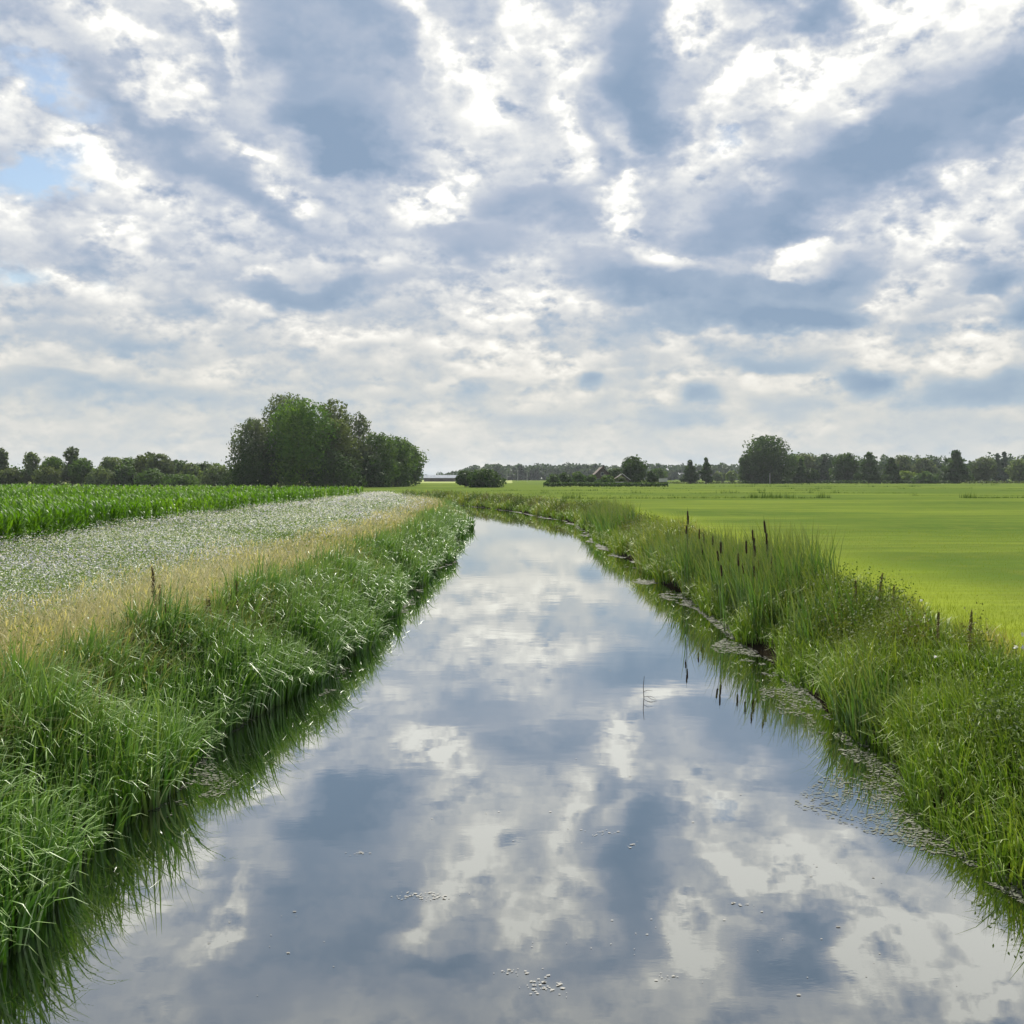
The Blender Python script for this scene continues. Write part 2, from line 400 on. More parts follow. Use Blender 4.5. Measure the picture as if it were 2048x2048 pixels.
M['stem'] = plain_mat('green_stem', (.07, .12, .03), (.11, .14, .05), 20, .6)
M['dockstem'] = plain_mat('dock_stem', (.11, .075, .035), (.16, .10, .05), 20, .7)
M['dockseed'] = leaf_mat('dock_seed', [(0, (.075, .07, .026)), (.6, (.13, .10, .042)), (1, (.20, .15, .07))], .15, .7)
M['twig'] = plain_mat('dead_twig', (.03, .024, .018), (.06, .05, .035), 30, .8)
M['bark'] = plain_mat('bark', (.045, .036, .026), (.10, .085, .065), 3, .9, bump=.5, stretch=(1, 1, .25))
M['hoof'] = M['bark']

def crown_mat(name, a, b, c, trans=.3):
    return leaf_mat(name, [(0, a), (.55, b), (1, c)], trans, .65, spec=.06)
CROWN = {
 'dark':   crown_mat('crown_dark', (.024, .052, .017), (.040, .078, .022), (.065, .108, .031)),
 'mid':    crown_mat('crown_mid', (.037, .080, .019), (.062, .118, .026), (.098, .155, .038)),
 'fresh':  crown_mat('crown_fresh', (.040, .100, .014), (.072, .150, .021), (.12, .20, .032)),
 'grey':   crown_mat('crown_grey', (.050, .078, .038), (.085, .118, .060), (.14, .17, .095)),
 'pale':   crown_mat('crown_pale', (.065, .105, .040), (.11, .155, .062), (.17, .21, .095)),
 'blue':   crown_mat('crown_blue', (.030, .058, .036), (.048, .082, .052), (.074, .110, .070)),
 'lime':   crown_mat('crown_lime', (.075, .125, .022), (.12, .18, .032), (.17, .23, .05)),
 'brown':  crown_mat('crown_olive', (.045, .070, .022), (.075, .105, .034), (.115, .145, .050)),
}

# ================================================================ the canal and the land
CL = np.array([(0.6,-40),(0.6,-10),(0.6,10),(0.68,20),(0.95,30),(0.85,45),(0.8,58),(0.7,70),(0.2,80),(-1.7,91),(-3.9,103),(-6.7,114),(-9.7,123),(-16,140),(-30,160),(-60,180),(-120,205),(-250,240),(-420,280)], float)
def smooth_line(P, n=600):
    s = np.r_[0, np.cumsum(np.hypot(*np.diff(P, axis=0).T))]
    g = np.linspace(0, s[-1], n); L = np.stack([np.interp(g, s, P[:, k]) for k in (0, 1)], 1)
    for _ in range(3):
        L[1:-1] = (L[:-2] + 2 * L[1:-1] + L[2:]) / 4
    return L, g
CLN, CLS = smooth_line(CL)
TG = np.gradient(CLN, axis=0); TG /= np.linalg.norm(TG, axis=1, keepdims=True)
NR = np.stack([TG[:, 1], -TG[:, 0]], 1)             # to the right of the flow
HALF = 4.15
def edge_wobble(s, side):
    s = np.asarray(s, float); y = s - 40.0
    near = np.where(np.asarray(side) < 0, .42, 0.0) * (1 - sstep(9, 19, y))
    return near + 0.32 * (vnoise(s, s * 0 + side * 31, 5.5, 5) - .5) * 2 + 0.18 * (vnoise(s, s * 0 + side * 57, 1.7, 6) - .5) * 2
def canal_xy(s, d, side):
    """point d metres outside the water's edge at distance s along the canal; side -1 left, +1 right"""
    i = np.interp(s, CLS, np.arange(len(CLS)))
    ix = np.stack([np.interp(i, np.arange(len(CLS)), CLN[:, k]) for k in (0, 1)], 1)
    nn = np.stack([np.interp(i, np.arange(len(CLS)), NR[:, k]) for k in (0, 1)], 1)
    return ix + nn * (side * (HALF + edge_wobble(s, side) + d))[:, None]
def canal_sd(x, y):
    """signed distance outside the water's edge, and the side"""
    out = np.empty(len(x)); sd = np.empty(len(x)); ss = np.empty(len(x))
    for c in range(0, len(x), 4000):
        X = x[c:c + 4000]; Y = y[c:c + 4000]
        dx = X[:, None] - CLN[None, :, 0]; dy = Y[:, None] - CLN[None, :, 1]
        d2 = dx * dx + dy * dy; k = d2.argmin(1); r = np.arange(len(X))
        lat = dx[r, k] * NR[k, 0] + dy[r, k] * NR[k, 1]
        sd[c:c + 4000] = np.where(lat < 0, -1, 1); ss[c:c + 4000] = CLS[k]
        out[c:c + 4000] = np.sqrt(d2[r, k])
    return out - HALF - edge_wobble(ss, sd), sd, ss
S0 = float(np.interp(0, CLN[:200, 1], CLS[:200]))    # s where the camera stands

def land_z(x, y, d, side):
    bank = np.where(side < 0, 1.7, 2.1)
    top = GZ + 0.10 * (vnoise(x, y, 9.0, 3) - .5) + 0.05 * (vnoise(x, y, 2.2, 4) - .5)
    z = top * sstep(-0.25, 1, d / bank) ** 0.8
    far = sstep(160, 60, np.hypot(x, y))
    z = np.where(d > bank, GZ + (top - GZ) * (0.3 + 0.7 * far), z)
    return np.where(d < 0, np.maximum(-1.2, z + d * 0.55), z)

def graded(fine0, fine1, step, far0, far1, g=1.13):
    c = list(np.arange(fine0, fine1 + 1e-6, step))
    s, v = step, fine1
    while v < far1: s *= g; v += s; c.append(v)
    s, v = step, fine0; lo = []
    while v > far0: s *= g; v -= s; lo.append(v)
    return np.array(lo[::-1] + c)

def build_ground():
    gx = graded(-9.0, 11.0, 0.28, -2600, 2600); gy = graded(0, 80, 0.5, -300, 3200, 1.06)
    X, Y = np.meshgrid(gx, gy); x, y = X.ravel(), Y.ravel()
    near = (np.hypot(x, y) < 480)
    d = np.full(len(x), 300.0); side = np.where(x < 0, -1.0, 1.0)
    d[near], side[near], _ = canal_sd(x[near], y[near])
    far_left = (~near) & (x < -380) & (y > 255 + 0.0 * x)
    side[far_left] = 1
    z = land_z(x, y, d, side)
    nx, ny = len(gx), len(gy)
    i = np.arange(ny - 1)[:, None] * nx + np.arange(nx - 1)[None]
    f = np.stack([i, i + 1, i + nx + 1, i + nx], 2).reshape(-1, 4)
    fs = side[f].mean(1) > 0
    V = np.stack([x, y, z], 1)
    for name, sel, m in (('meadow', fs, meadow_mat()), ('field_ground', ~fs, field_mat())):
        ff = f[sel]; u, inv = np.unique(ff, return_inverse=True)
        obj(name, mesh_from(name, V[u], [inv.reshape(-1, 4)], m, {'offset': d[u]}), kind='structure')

def meadow_mat():
    m, q = mat('meadow_grass')
    geo = q.n('ShaderNodeNewGeometry').outputs['Position']
    off = q.n('ShaderNodeAttribute', attribute_name='offset').outputs['Fac']
    n1 = q.noise(q.vm('MULTIPLY', geo, (.018, .075, 0)), 1.0, 5.0, .6)       # mown swathes run across the view, cloud shade painted into the bands
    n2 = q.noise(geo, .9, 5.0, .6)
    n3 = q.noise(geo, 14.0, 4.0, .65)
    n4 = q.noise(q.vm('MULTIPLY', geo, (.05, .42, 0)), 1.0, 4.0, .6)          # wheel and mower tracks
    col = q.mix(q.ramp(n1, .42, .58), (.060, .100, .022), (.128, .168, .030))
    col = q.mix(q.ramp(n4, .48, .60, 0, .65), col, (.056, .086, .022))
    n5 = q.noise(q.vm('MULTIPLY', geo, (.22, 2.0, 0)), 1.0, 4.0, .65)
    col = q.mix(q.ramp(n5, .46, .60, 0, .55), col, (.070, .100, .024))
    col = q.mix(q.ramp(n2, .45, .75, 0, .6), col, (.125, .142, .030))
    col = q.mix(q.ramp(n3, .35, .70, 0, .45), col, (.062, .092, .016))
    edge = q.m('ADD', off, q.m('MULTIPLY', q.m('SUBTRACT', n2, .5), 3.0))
    col = q.mix(q.ramp(edge, 8.0, 2.5, 0, .55), col, (.205, .250, .026))      # longer, yellower grass along the bank; sunlit strip painted into the colour
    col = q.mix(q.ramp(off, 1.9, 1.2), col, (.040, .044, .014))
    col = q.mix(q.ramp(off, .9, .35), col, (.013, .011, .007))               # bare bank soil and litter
    pb = q.n('ShaderNodeBsdfPrincipled'); q.put(pb.inputs['Base Color'], col)
    pb.inputs['Roughness'].default_value = .9; pb.inputs['Specular IOR Level'].default_value = 0.0
    b = q.n('ShaderNodeBump'); b.inputs['Strength'].default_value = .5; b.inputs['Distance'].default_value = .05
    q.put(b.inputs['Height'], q.m('ADD', n3, n2)); q.t.links.new(b.outputs[0], pb.inputs['Normal'])
    out = q.n('ShaderNodeOutputMaterial'); q.t.links.new(pb.outputs[0], out.inputs[0])
    return m

def field_mat():
    m, q = mat('field_soil')
    geo = q.n('ShaderNodeNewGeometry').outputs['Position']
    n2 = q.noise(geo, 1.3, 5.0, .6); n3 = q.noise(geo, 9.0, 4.0, .65)
    col = q.mix(q.ramp(n2, .4, .65), (.055, .075, .020), (.080, .095, .028))
    col = q.mix(q.ramp(n3, .45, .7, 0, .6), col, (.050, .042, .024))
    off = q.n('ShaderNodeAttribute', attribute_name='offset').outputs['Fac']
    y = q.sep(geo)[1]
    col = q.mix(q.ramp(q.m('MULTIPLY_ADD', n2, 12.0, y), 126, 140), col, (.15, .185, .02))
    col = q.mix(q.ramp(off, .9, .35), col, (.013, .011, .007))
    pb = q.n('ShaderNodeBsdfPrincipled'); q.put(pb.inputs['Base Color'], col)
    pb.inputs['Roughness'].default_value = .9; pb.inputs['Specular IOR Level'].default_value = .15
    out = q.n('ShaderNodeOutputMaterial'); q.t.links.new(pb.outputs[0], out.inputs[0])
    return m
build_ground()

def build_water():
    m, q = mat('canal_water')
    geo = q.n('ShaderNodeNewGeometry').outputs['Position']
    # faint ripples: long soft swell, and finer cat's-paws in patches
    r1 = q.noise(q.vm('MULTIPLY', geo, (.7, 1.0, 1)), 1.6, 2.0, .5)
    r2 = q.noise(q.vm('MULTIPLY', geo, (1.0, 2.2, 1)), 7.0, 3.0, .55)
    pat = q.ramp(q.noise(q.vm('MULTIPLY', geo, (.25, .5, 1)), .8, 3.0, .5), .46, .66, .12, 1.0)
    hgt = q.m('MULTIPLY_ADD', q.m('MULTIPLY', r2, pat), .12, q.m('MULTIPLY', r1, .55))
    b = q.n('ShaderNodeBump'); b.inputs['Strength'].default_value = .10; b.inputs['Distance'].default_value = .02
    q.put(b.inputs['Height'], hgt)
    lw = q.n('ShaderNodeLayerWeight'); lw.inputs['Blend'].default_value = .5
    fr = q.m('POWER', lw.outputs['Facing'], 1.3)
    df = q.n('ShaderNodeBsdfPrincipled'); df.inputs['Base Color'].default_value = (.0035, .0045, .003, 1)
    df.inputs['Roughness'].default_value = .6; df.inputs['Specular IOR Level'].default_value = 0
    gl = q.n('ShaderNodeBsdfGlossy'); gl.inputs['Roughness'].default_value = 0.0
    gl.inputs['Color'].default_value = (.955, .97, .95, 1)
    q.t.links.new(b.outputs[0], gl.inputs['Normal'])
    mx = q.n('ShaderNodeMixShader'); q.put(mx.inputs[0], fr)
    q.t.links.new(df.outputs[0], mx.inputs[1]); q.t.links.new(gl.outputs[0], mx.inputs[2])
    out = q.n('ShaderNodeOutputMaterial'); q.t.links.new(mx.outputs[0], out.inputs[0])
    s = np.linspace(0, CLS[-1] - 5, 260)
    l, r = (canal_xy(s, np.full(260, 1.2), -1) + 0, canal_xy(s, np.full(260, 1.2), 1))
    v = np.concatenate([np.c_[l, np.zeros(260)], np.c_[r, np.zeros(260)]])
    i = np.arange(259)
    f = np.stack([i, i + 260, i + 261, i + 1], 1)
    obj('canal_water', mesh_from('canal_water', v, [f], m), kind='structure')
build_water()

# ================================================================ plants of the left bank
def along_canal(n, y0, y1, fall, near):
    """distances along the canal, thinning with distance from the viewer"""
    u = rng.random(n * 6) * (y1 - y0) + y0
    p = np.minimum(1, (near / np.maximum(u, .1)) ** fall)
    return u[rng.random(len(u)) < p][:n] + S0

def lod(y, near, p=.7): return np.maximum(1.0, (np.maximum(y, .1) / near)) ** p

def place(s, d, side):
    xy = canal_xy(s, d, side)
    sd = np.full(len(s), float(side))
    z = land_z(xy[:, 0], xy[:, 1], d, sd)
    return np.c_[xy, np.maximum(z, -0.15)]

def cull(b, *arrs):
    k = in_view(b[:, 0], b[:, 1], b[:, 2])
    return (b[k],) + tuple(a[k] for a in arrs)

def left_bank():
    # sedge and sweet-grass in dense tussocks at the water's edge
    n = 58000
    s = along_canal(n, 3.0, 112.0, 1.2, 13.0); n = len(s)
    lump = vnoise(s, s * 0, 1.6, 21)
    d = -0.42 + 1.75 * rng.random(n) ** 1.02 + (lump - .5) * .4
    b = place(s, d, -1); b, s, d = cull(b, s, d); n = len(b); k = lod(b[:, 1], 14)
    clump = vnoise(b[:, 0], b[:, 1], .55, 28)
    kp = rng.random(n) < .25 + 1.0 * clump; b, s, d, k, clump = b[kp], s[kp], d[kp], k[kp], clump[kp]; n = len(b)
    hl = .38 + .75 * vnoise(b[:, 0], b[:, 1], 1.1, 22) + .30 * clump
    h = hl * (.6 + .6 * rng.random(n)) * np.where(d > 1.1, .8, 1.0)
    arch = rng.random(n)
    p1 = blades(b, h, .040 * k * (.4 + .8 * rng.random(n)), rng.normal(-.35, 1.5, n), .03 + .20 * rng.random(n) ** 2,
                np.where(arch < .6, 1.1 + 1.4 * rng.random(n), .1 + .5 * rng.random(n)), p=2.0, segs=6,
                tint=np.clip(.45 * vnoise(b[:, 0], b[:, 1], 2.0, 23) + .6 * rng.random(n) - .06, 0, 1), twist=rng.normal(0, .5, n))
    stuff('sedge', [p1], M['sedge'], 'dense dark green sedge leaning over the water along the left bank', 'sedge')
    # dry grass above it
    n = 36000
    s = along_canal(n, 5.0, 100.0, 1.2, 13.0); n = len(s)
    d = .8 + 2.9 * rng.random(n) + 1.1 * (vnoise(s, s * 0, 3.0, 24) - .5) + .6 * (vnoise(s, s * 0, .9, 29) - .5)
    b = place(s, d, -1); b, s, d = cull(b, s, d); n = len(b); k = lod(b[:, 1], 14)
    patch = vnoise(b[:, 0], b[:, 1], 2.4, 25)
    h = (.55 + .5 * rng.random(n)) * (.75 + .5 * patch)
    dryness = np.clip(.25 + .75 * sstep(.8, 1.5, d) * (.15 + 1.1 * patch) + .35 * (rng.random(n) - .5), 0, 1)
    wind = .6 + 1.6 * vnoise(b[:, 0], b[:, 1], 1.5, 26)
    p2 = blades(b, h, .006 * k * (.7 + .7 * rng.random(n)), rng.normal(0, .9, n) + wind * 1.6 - .8, .12 + .35 * rng.random(n), .3 + 1.1 * rng.random(n), p=1.6, segs=3, tint=dryness)
    # seed heads of the dry grass
    j = rng.random(n) < .35
    bt = b[j] + np.c_[np.zeros((j.sum(), 2)), h[j] * .8]
    p3 = blades(bt, .16 * np.ones(j.sum()), .012 * k[j], rng.normal(.6, 1.2, j.sum()), .3 + .5 * rng.random(j.sum()), .6 * rng.random(j.sum()), segs=2, tint=np.clip(dryness[j] + .15, 0, 1))
    # longer wisps that spill down into the sedge
    m = 5200
    s3 = along_canal(m, 5.0, 70.0, 1.2, 13.0); m = len(s3)
    d3 = .35 + 1.5 * rng.random(m); b3 = place(s3, d3, -1); b3, s3, d3 = cull(b3, s3, d3)
    kp = vnoise(b3[:, 0], b3[:, 1], .8, 30) > .52; b3 = b3[kp]; m = len(b3)
    p6 = blades(b3, .8 + .45 * rng.random(m), .006 * lod(b3[:, 1], 14), rng.normal(.1, .8, m), .1 + .4 * rng.random(m), .5 + 1.4 * rng.random(m), p=1.5, segs=5, tint=.35 + .65 * rng.random(m))
    stuff('dry_grass', [p2, p3, p6], M['dry'], 'straw coloured dry grass on the crest of the left bank', 'dry grass')
    # green herbs mixed through the crest
    n = 14000
    s = along_canal(n, 5.0, 100.0, 1.2, 13.0); n = len(s)
    d = .8 + 2.6 * rng.random(n) ** 1.5
    b = place(s, d, -1); b, s, d = cull(b, s, d); n = len(b); k = lod(b[:, 1], 14)
    keep = vnoise(b[:, 0], b[:, 1], 1.7, 27) > .42; b, k, d = b[keep], k[keep], d[keep]; n = len(b)
    p4 = blades(b, .4 + .45 * rng.random(n), .012 * k, rng.random(n) * 6.28, .1 + .4 * rng.random(n), .5 + 1.2 * rng.random(n), segs=4)
    c = b + np.c_[rng.normal(0, .12, (n, 2)), .15 + .5 * rng.random(n)]
    p5 = quads(c, .055 * k, np.array([0, -.3, .8]), asp=.5, jit=.8)
    stuff('bank_herb', [p4, p5], M['bankgrass'], 'fresh green herbs and grass between the dry grass and the sedge', 'herbs')
left_bank()

def flower_strip():
    n = 39000
    u = rng.random(n * 8) * 118 + 8
    p = np.minimum(1, (19.0 / u) ** 1.35); y = u[rng.random(len(u)) < p][:n]; n = len(y)
    # from the dry crest to the maize; the strip narrows where the canal turns
    xr = np.interp(y, [8, 14, 30, 47, 79, 100, 126], [-7.4, -6.9, -6.1, -5.6, -6.0, -9.5, -15.5])
    xl = np.interp(y, [8, 30, 41, 57, 83, 126], [-14.0, -14.8, -16.3, -16.8, -17.4, -17.6])
    x = xl + (xr - xl) * rng.random(n) + rng.normal(0, .3, n)
    k0 = in_view(x, y, 0, .3); x, y = x[k0], y[k0]; n = len(x)
    z = np.full(n, GZ); b = np.c_[x, y, z]; k = lod(y, 18, .62)
    rise = .8 + .4 * vnoise(x, y, 2.2, 31)
    h = (.45 + .30 * rng.random(n)) * rise
    p1 = blades(b, h, .010 * k, rng.random(n) * 6.28, .05 + .3 * rng.random(n), .2 + .7 * rng.random(n), segs=2)
    cl = b + np.c_[rng.normal(0, .10, (n, 2)), h * (.4 + .55 * rng.random(n))]
    p2 = quads(cl, .07 * k, np.array([0, -.2, .9]), asp=.45, jit=.8)
    white, lil = [], []
    lilac = vnoise(x, y * .55, 2.6, 32) + .35 * vnoise(x, y, .9, 33)
    isl = (lilac > .72) & (rng.random(n) < .8) | (rng.random(n) < .12)
    bare = vnoise(x, y * .6, 2.2, 34) + .3 * vnoise(x, y, .7, 35) < .46
    for r in range(3):
        kp = rng.random(n) < np.where(bare, .40, .9)
        c = b + np.c_[rng.normal(0, .09, (n, 2)), h * (.85 + .28 * rng.random(n))]
        sz = (.013 + .018 * rng.random(n)) * k
        white.append(quads(c[kp & ~isl], sz[kp & ~isl], np.array([.1, -.2, 1.0]), jit=.55))
        lil.append(quads(c[kp & isl], sz[kp & isl] * 1.15, np.array([.1, -.2, 1.0]), jit=.6))
    stuff('flower_strip', [p1, p2] + white + lil, [M['flowergreen'], M['petal_white'], M['petal_lilac']],
          'strip of small white and lilac wildflowers between the maize and the dry grass', 'flowers', [0, 0] + [1] * 3 + [2] * 3)
flower_strip()

def maize():
    n = 7400
    u = rng.random(n * 30) * 215 + 26
    p = np.minimum(1, (38.0 / u) ** 1.25); y = u[rng.random(len(u)) < p]
    xl = np.interp(y, [8, 30, 41, 57, 83, 126, 132], [-14.2, -15.0, -16.5, -17.0, -17.6, -17.9, -18.4])
    xl = np.where(y > 126, -18.4 - (y - 126) * 1.3, xl)
    x = xl - rng.random(len(y)) ** 1.2 * (.80 * y)
    # drilled in rows that run along the strip
    row = np.round((x - xl) / .75) * .75; x = xl + row + rng.normal(0, .06, len(x))
    k0 = in_view(x, y, 0, .22); x, y = x[k0][:n], y[k0][:n]; n = len(x)
    k = lod(y, 45, .75)
    H = (1.15 + .22 * rng.random(n)) * (.92 + .16 * vnoise(x, y, 9.0, 41))
    parts = []
    b = np.c_[x, y, np.full(n, GZ)]
    parts.append(blades(b, H, .03 * k, rng.random(n) * 6.28, .03 * np.ones(n), .05 * np.ones(n), segs=1))
    for i in range(7):
        fr = .30 + .09 * i + .04 * rng.random(n)
        lb = b + np.c_[np.zeros((n, 2)), H * fr]
        az = (i % 2) * np.pi + rng.normal(0, .5, n) + 6.28 * vnoise(x * 5, y * 5, 1.0, 42)
        parts.append(blades(lb, (.62 - .028 * abs(i - 3)) * (.8 + .35 * rng.random(n)), .075 * k, az, .25 + .25 * rng.random(n) - .02 * i, 1.4 + .9 * rng.random(n) - .12 * i, p=1.8, segs=3, taper=2.0,
                            tint=np.clip(.7 * vnoise(x, y, 5.0, 43) + .4 * rng.random(n) - .05, 0, 1)))
    stuff('maize_crop', parts, M['maize'], 'field of bright green young maize on the left', 'maize')
maize()

# ================================================================ plants of the right bank
def right_bank():
    n = 56000
    s = along_canal(n, 4.0, 150.0, 1.15, 14.0); n = len(s)
    d = -0.24 + 2.6 * rng.random(n) ** .98 + .5 * (vnoise(s, s * 0 + 5, 2.0, 51) - .5)
    b = place(s, d, 1); b, s, d = cull(b, s, d); n = len(b); k = lod(b[:, 1], 15)
    lump = vnoise(b[:, 0], b[:, 1], 1.3, 52); lump2 = vnoise(b[:, 0], b[:, 1], 4.5, 53)
    edge = 1 - .62 * sstep(1.3, 2.5, d)
    h = (.26 + 1.05 * lump ** 1.4) * (.6 + .6 * rng.random(n)) * edge * (.7 + .6 * lump2)
    arch = rng.random(n)
    tint = np.clip(.40 * lump2 + .30 * lump + .50 * rng.random(n) ** 1.2 - .10 + .28 * sstep(1.4, 2.4, d), 0, 1)
    p1 = blades(b, h, .021 * k * (.7 + .7 * rng.random(n)), rng.normal(2.6, 1.5, n), .08 + .4 * rng.random(n) ** 2,
                np.where(arch < .6, .8 + 1.8 * rng.random(n), .2 + .5 * rng.random(n)), p=2.2, segs=4, tint=tint, twist=rng.normal(0, .5, n))
    stuff('bank_grass', [p1], M['bankgrass'], 'rough mixed green grass hanging over the water along the right bank', 'grass')
    # broad leaved weeds and brownish flower stalks among it
    n = 9000
    s = along_canal(n, 5.0, 150.0, 1.1, 16.0); n = len(s)
    d = .4 + 1.35 * rng.random(n)
    b = place(s, d, 1); b, s, d = cull(b, s, d); k = lod(b[:, 1], 16)
    keep = (vnoise(b[:, 0], b[:, 1], 1.9, 54) > .48) | (b[:, 1] > 45) & (vnoise(b[:, 0], b[:, 1], 3.0, 54) > .35)
    b, k = b[keep], k[keep]; n = len(b)
    h = .5 + .5 * rng.random(n); tn = np.clip(.7 * vnoise(b[:, 0], b[:, 1], 2.4, 55) + .4 * rng.random(n), 0, 1)
    pr = [blades(b, h, .008 * k, rng.random(n) * 6.28, .15 * rng.random(n), .25 * rng.random(n), segs=2, tint=tn)]
    for i in range(6):
        c = b + np.c_[rng.normal(0, .085, (n, 2)) * (1.2 - .12 * i), h * (.35 + .12 * i + .05 * rng.random(n))]
        pr.append(quads(c, (.07 - .005 * i) * k ** .8, np.array([0, -.2, .7]), asp=.5, jit=.9, tint=tn))
    stuff('broad_leaved_weed', pr, M['weed'], 'brownish broad leaved weeds scattered through the right bank grass', 'weeds')
    # tall reed leaves around the cattails and in a second, farther stand
    pr = []
    for (y0, y1, d0, d1, n, hh) in ((20.5, 27.0, .0, 1.7, 1500, 1.55), (27.0, 31.5, -.1, 1.0, 900, 1.55), (32, 43, -.1, .9, 1000, 1.15), (50, 68, .0, 1.4, 1300, 1.45), (17.5, 20.5, .2, 1.2, 260, 1.1), (12.9, 14.2, -.3, .2, 160, .95)):
        s = S0 + y0 + (y1 - y0) * rng.random(n); d = d0 + (d1 - d0) * rng.random(n)
        b = place(s, d, 1); k = lod(b[:, 1], 22)
        h = hh * (.6 + .55 * rng.random(n))
        pr.append(blades(b, h, .024 * k, rng.normal(2.8, 1.6, n), .03 + .30 * rng.random(n) ** 1.5, .1 + .9 * rng.random(n) ** 2, p=2.5, segs=4, taper=2.4, twist=rng.normal(0, .9, n)))
    stuff('reed_leaf', pr, M['cattail_leaf'], 'tall upright reed leaves standing among the cattails on the right bank', 'reeds')
    # white bindweed blooms on the slope
    n = 26
    s = S0 + 9.5 + 14 * rng.random(n) ** 1.3; d = .5 + 1.6 * rng.random(n)
    b = place(s, d, 1) + np.c_[np.zeros((n, 2)), .45 + .25 * rng.random(n)]
    pr = [quads(b, .05 + .02 * rng.random(n), np.array([-.5, -.6, .5]), jit=.3), quads(b + [0, 0, .012], .05, np.array([.3, -.7, .5]), jit=.3)]
    stuff('bindweed_flower', pr, M['petal_white'], 'scattered white bindweed blooms in the right bank grass', 'flowers')
right_bank()

def meadow_blades():
    n = 40000
    u = rng.random(n * 12) * 40 + 9
    p = np.minimum(1, (14.0 / u) ** 1.5); y = u[rng.random(len(u)) < p]
    x = 6.3 + rng.random(len(y)) ** 1.2 * np.maximum(1.5, .62 * y - 5.5)
    k0 = in_view(x, y, 0, .05); x, y = x[k0][:n], y[k0][:n]; n = len(x)
    d, sd, _ = canal_sd(x, y); z = land_z(x, y, d, sd)
    k = lod(y, 14, .9)
    tall = sstep(5.0, 2.0, d)
    h = (.022 + .03 * rng.random(n)) * (1 + 3.6 * tall * rng.random(n)) * k ** .3
    t = np.clip(.5 * vnoise(x, y, 3.0, 61) + .3 * rng.random(n) + .3 * tall, 0, 1)
    stuff('meadow_grass', [blades(np.c_[x, y, z], h, .007 * k, rng.random(n) * 6.28, .1 + .5 * rng.random(n), .6 * rng.random(n), segs=1, tint=t)], M['meadowblade'],
          'short bright green grass of the mown meadow', 'grass')
meadow_blades()

def ditch_lines():
    pr = []
    for (y0, x0, x1, n, hh, slope) in ((121, 6, 120, 7000, .50, .05), (138, 4, 110, 2200, .25, .02), (160, 2, 150, 4500, .40, .03), (190, -4, 150, 3000, .35, .02), (225, -8, 190, 4200, .40, .0), (270, 14, 190, 4200, .45, .0), (330, 40, 210, 4000, .5, .0)):
        x = x0 + (x1 - x0) * rng.random(n)
        y = y0 + (x - x0) * slope + rng.normal(0, .7, n) + 2.0 * vnoise(x, x * 0, 14.0, int(y0) + 2)
        kp = vnoise(x, y * 0 + y0, 9.0, int(y0)) > .36; x, y = x[kp], y[kp]; m = len(x)
        h = hh * (.3 + .9 * rng.random(m) ** 2) * (.6 + 1.1 * (vnoise(x, y * 0, 2.0, int(y0) + 1) > .66))
        pr.append(blades(np.c_[x, y, np.full(m, GZ - .02)], h, .06 + .08 * rng.random(m), rng.random(m) * 6.28, .3 * rng.random(m), .6 * rng.random(m), segs=1, tint=.45 * rng.random(m)))
    stuff('ditch_weed', pr, M['weed'], 'broken lines of dark weeds along the ditches that cross the meadow', 'weeds')
ditch_lines()

# ================================================================ cattails, docks, twig
ORD = ['first', 'second', 'third', 'fourth', 'fifth', 'sixth', 'seventh', 'eighth', 'ninth', 'tenth', 'eleventh', 'twelfth', 'thirteenth',
       'fourteenth', 'fifteenth', 'sixteenth', 'seventeenth', 'eighteenth', 'nineteenth', 'twentieth', 'twenty-first', 'twenty-second']
def blade_mesh(name, h, w, az, th0, bend, m, z=0.0, segs=6, taper=2.4):
    one = lambda a: np.array([a], float)
    v, f, t, a = blades(np.array([[0, 0, z]], float), one(h), one(w), one(az), one(th0), one(bend), 2.0, segs, one(.4 + .3 * rng.random()), taper)
    return mesh_from(name, v, [f], m, {'tint': t, 'along': a})

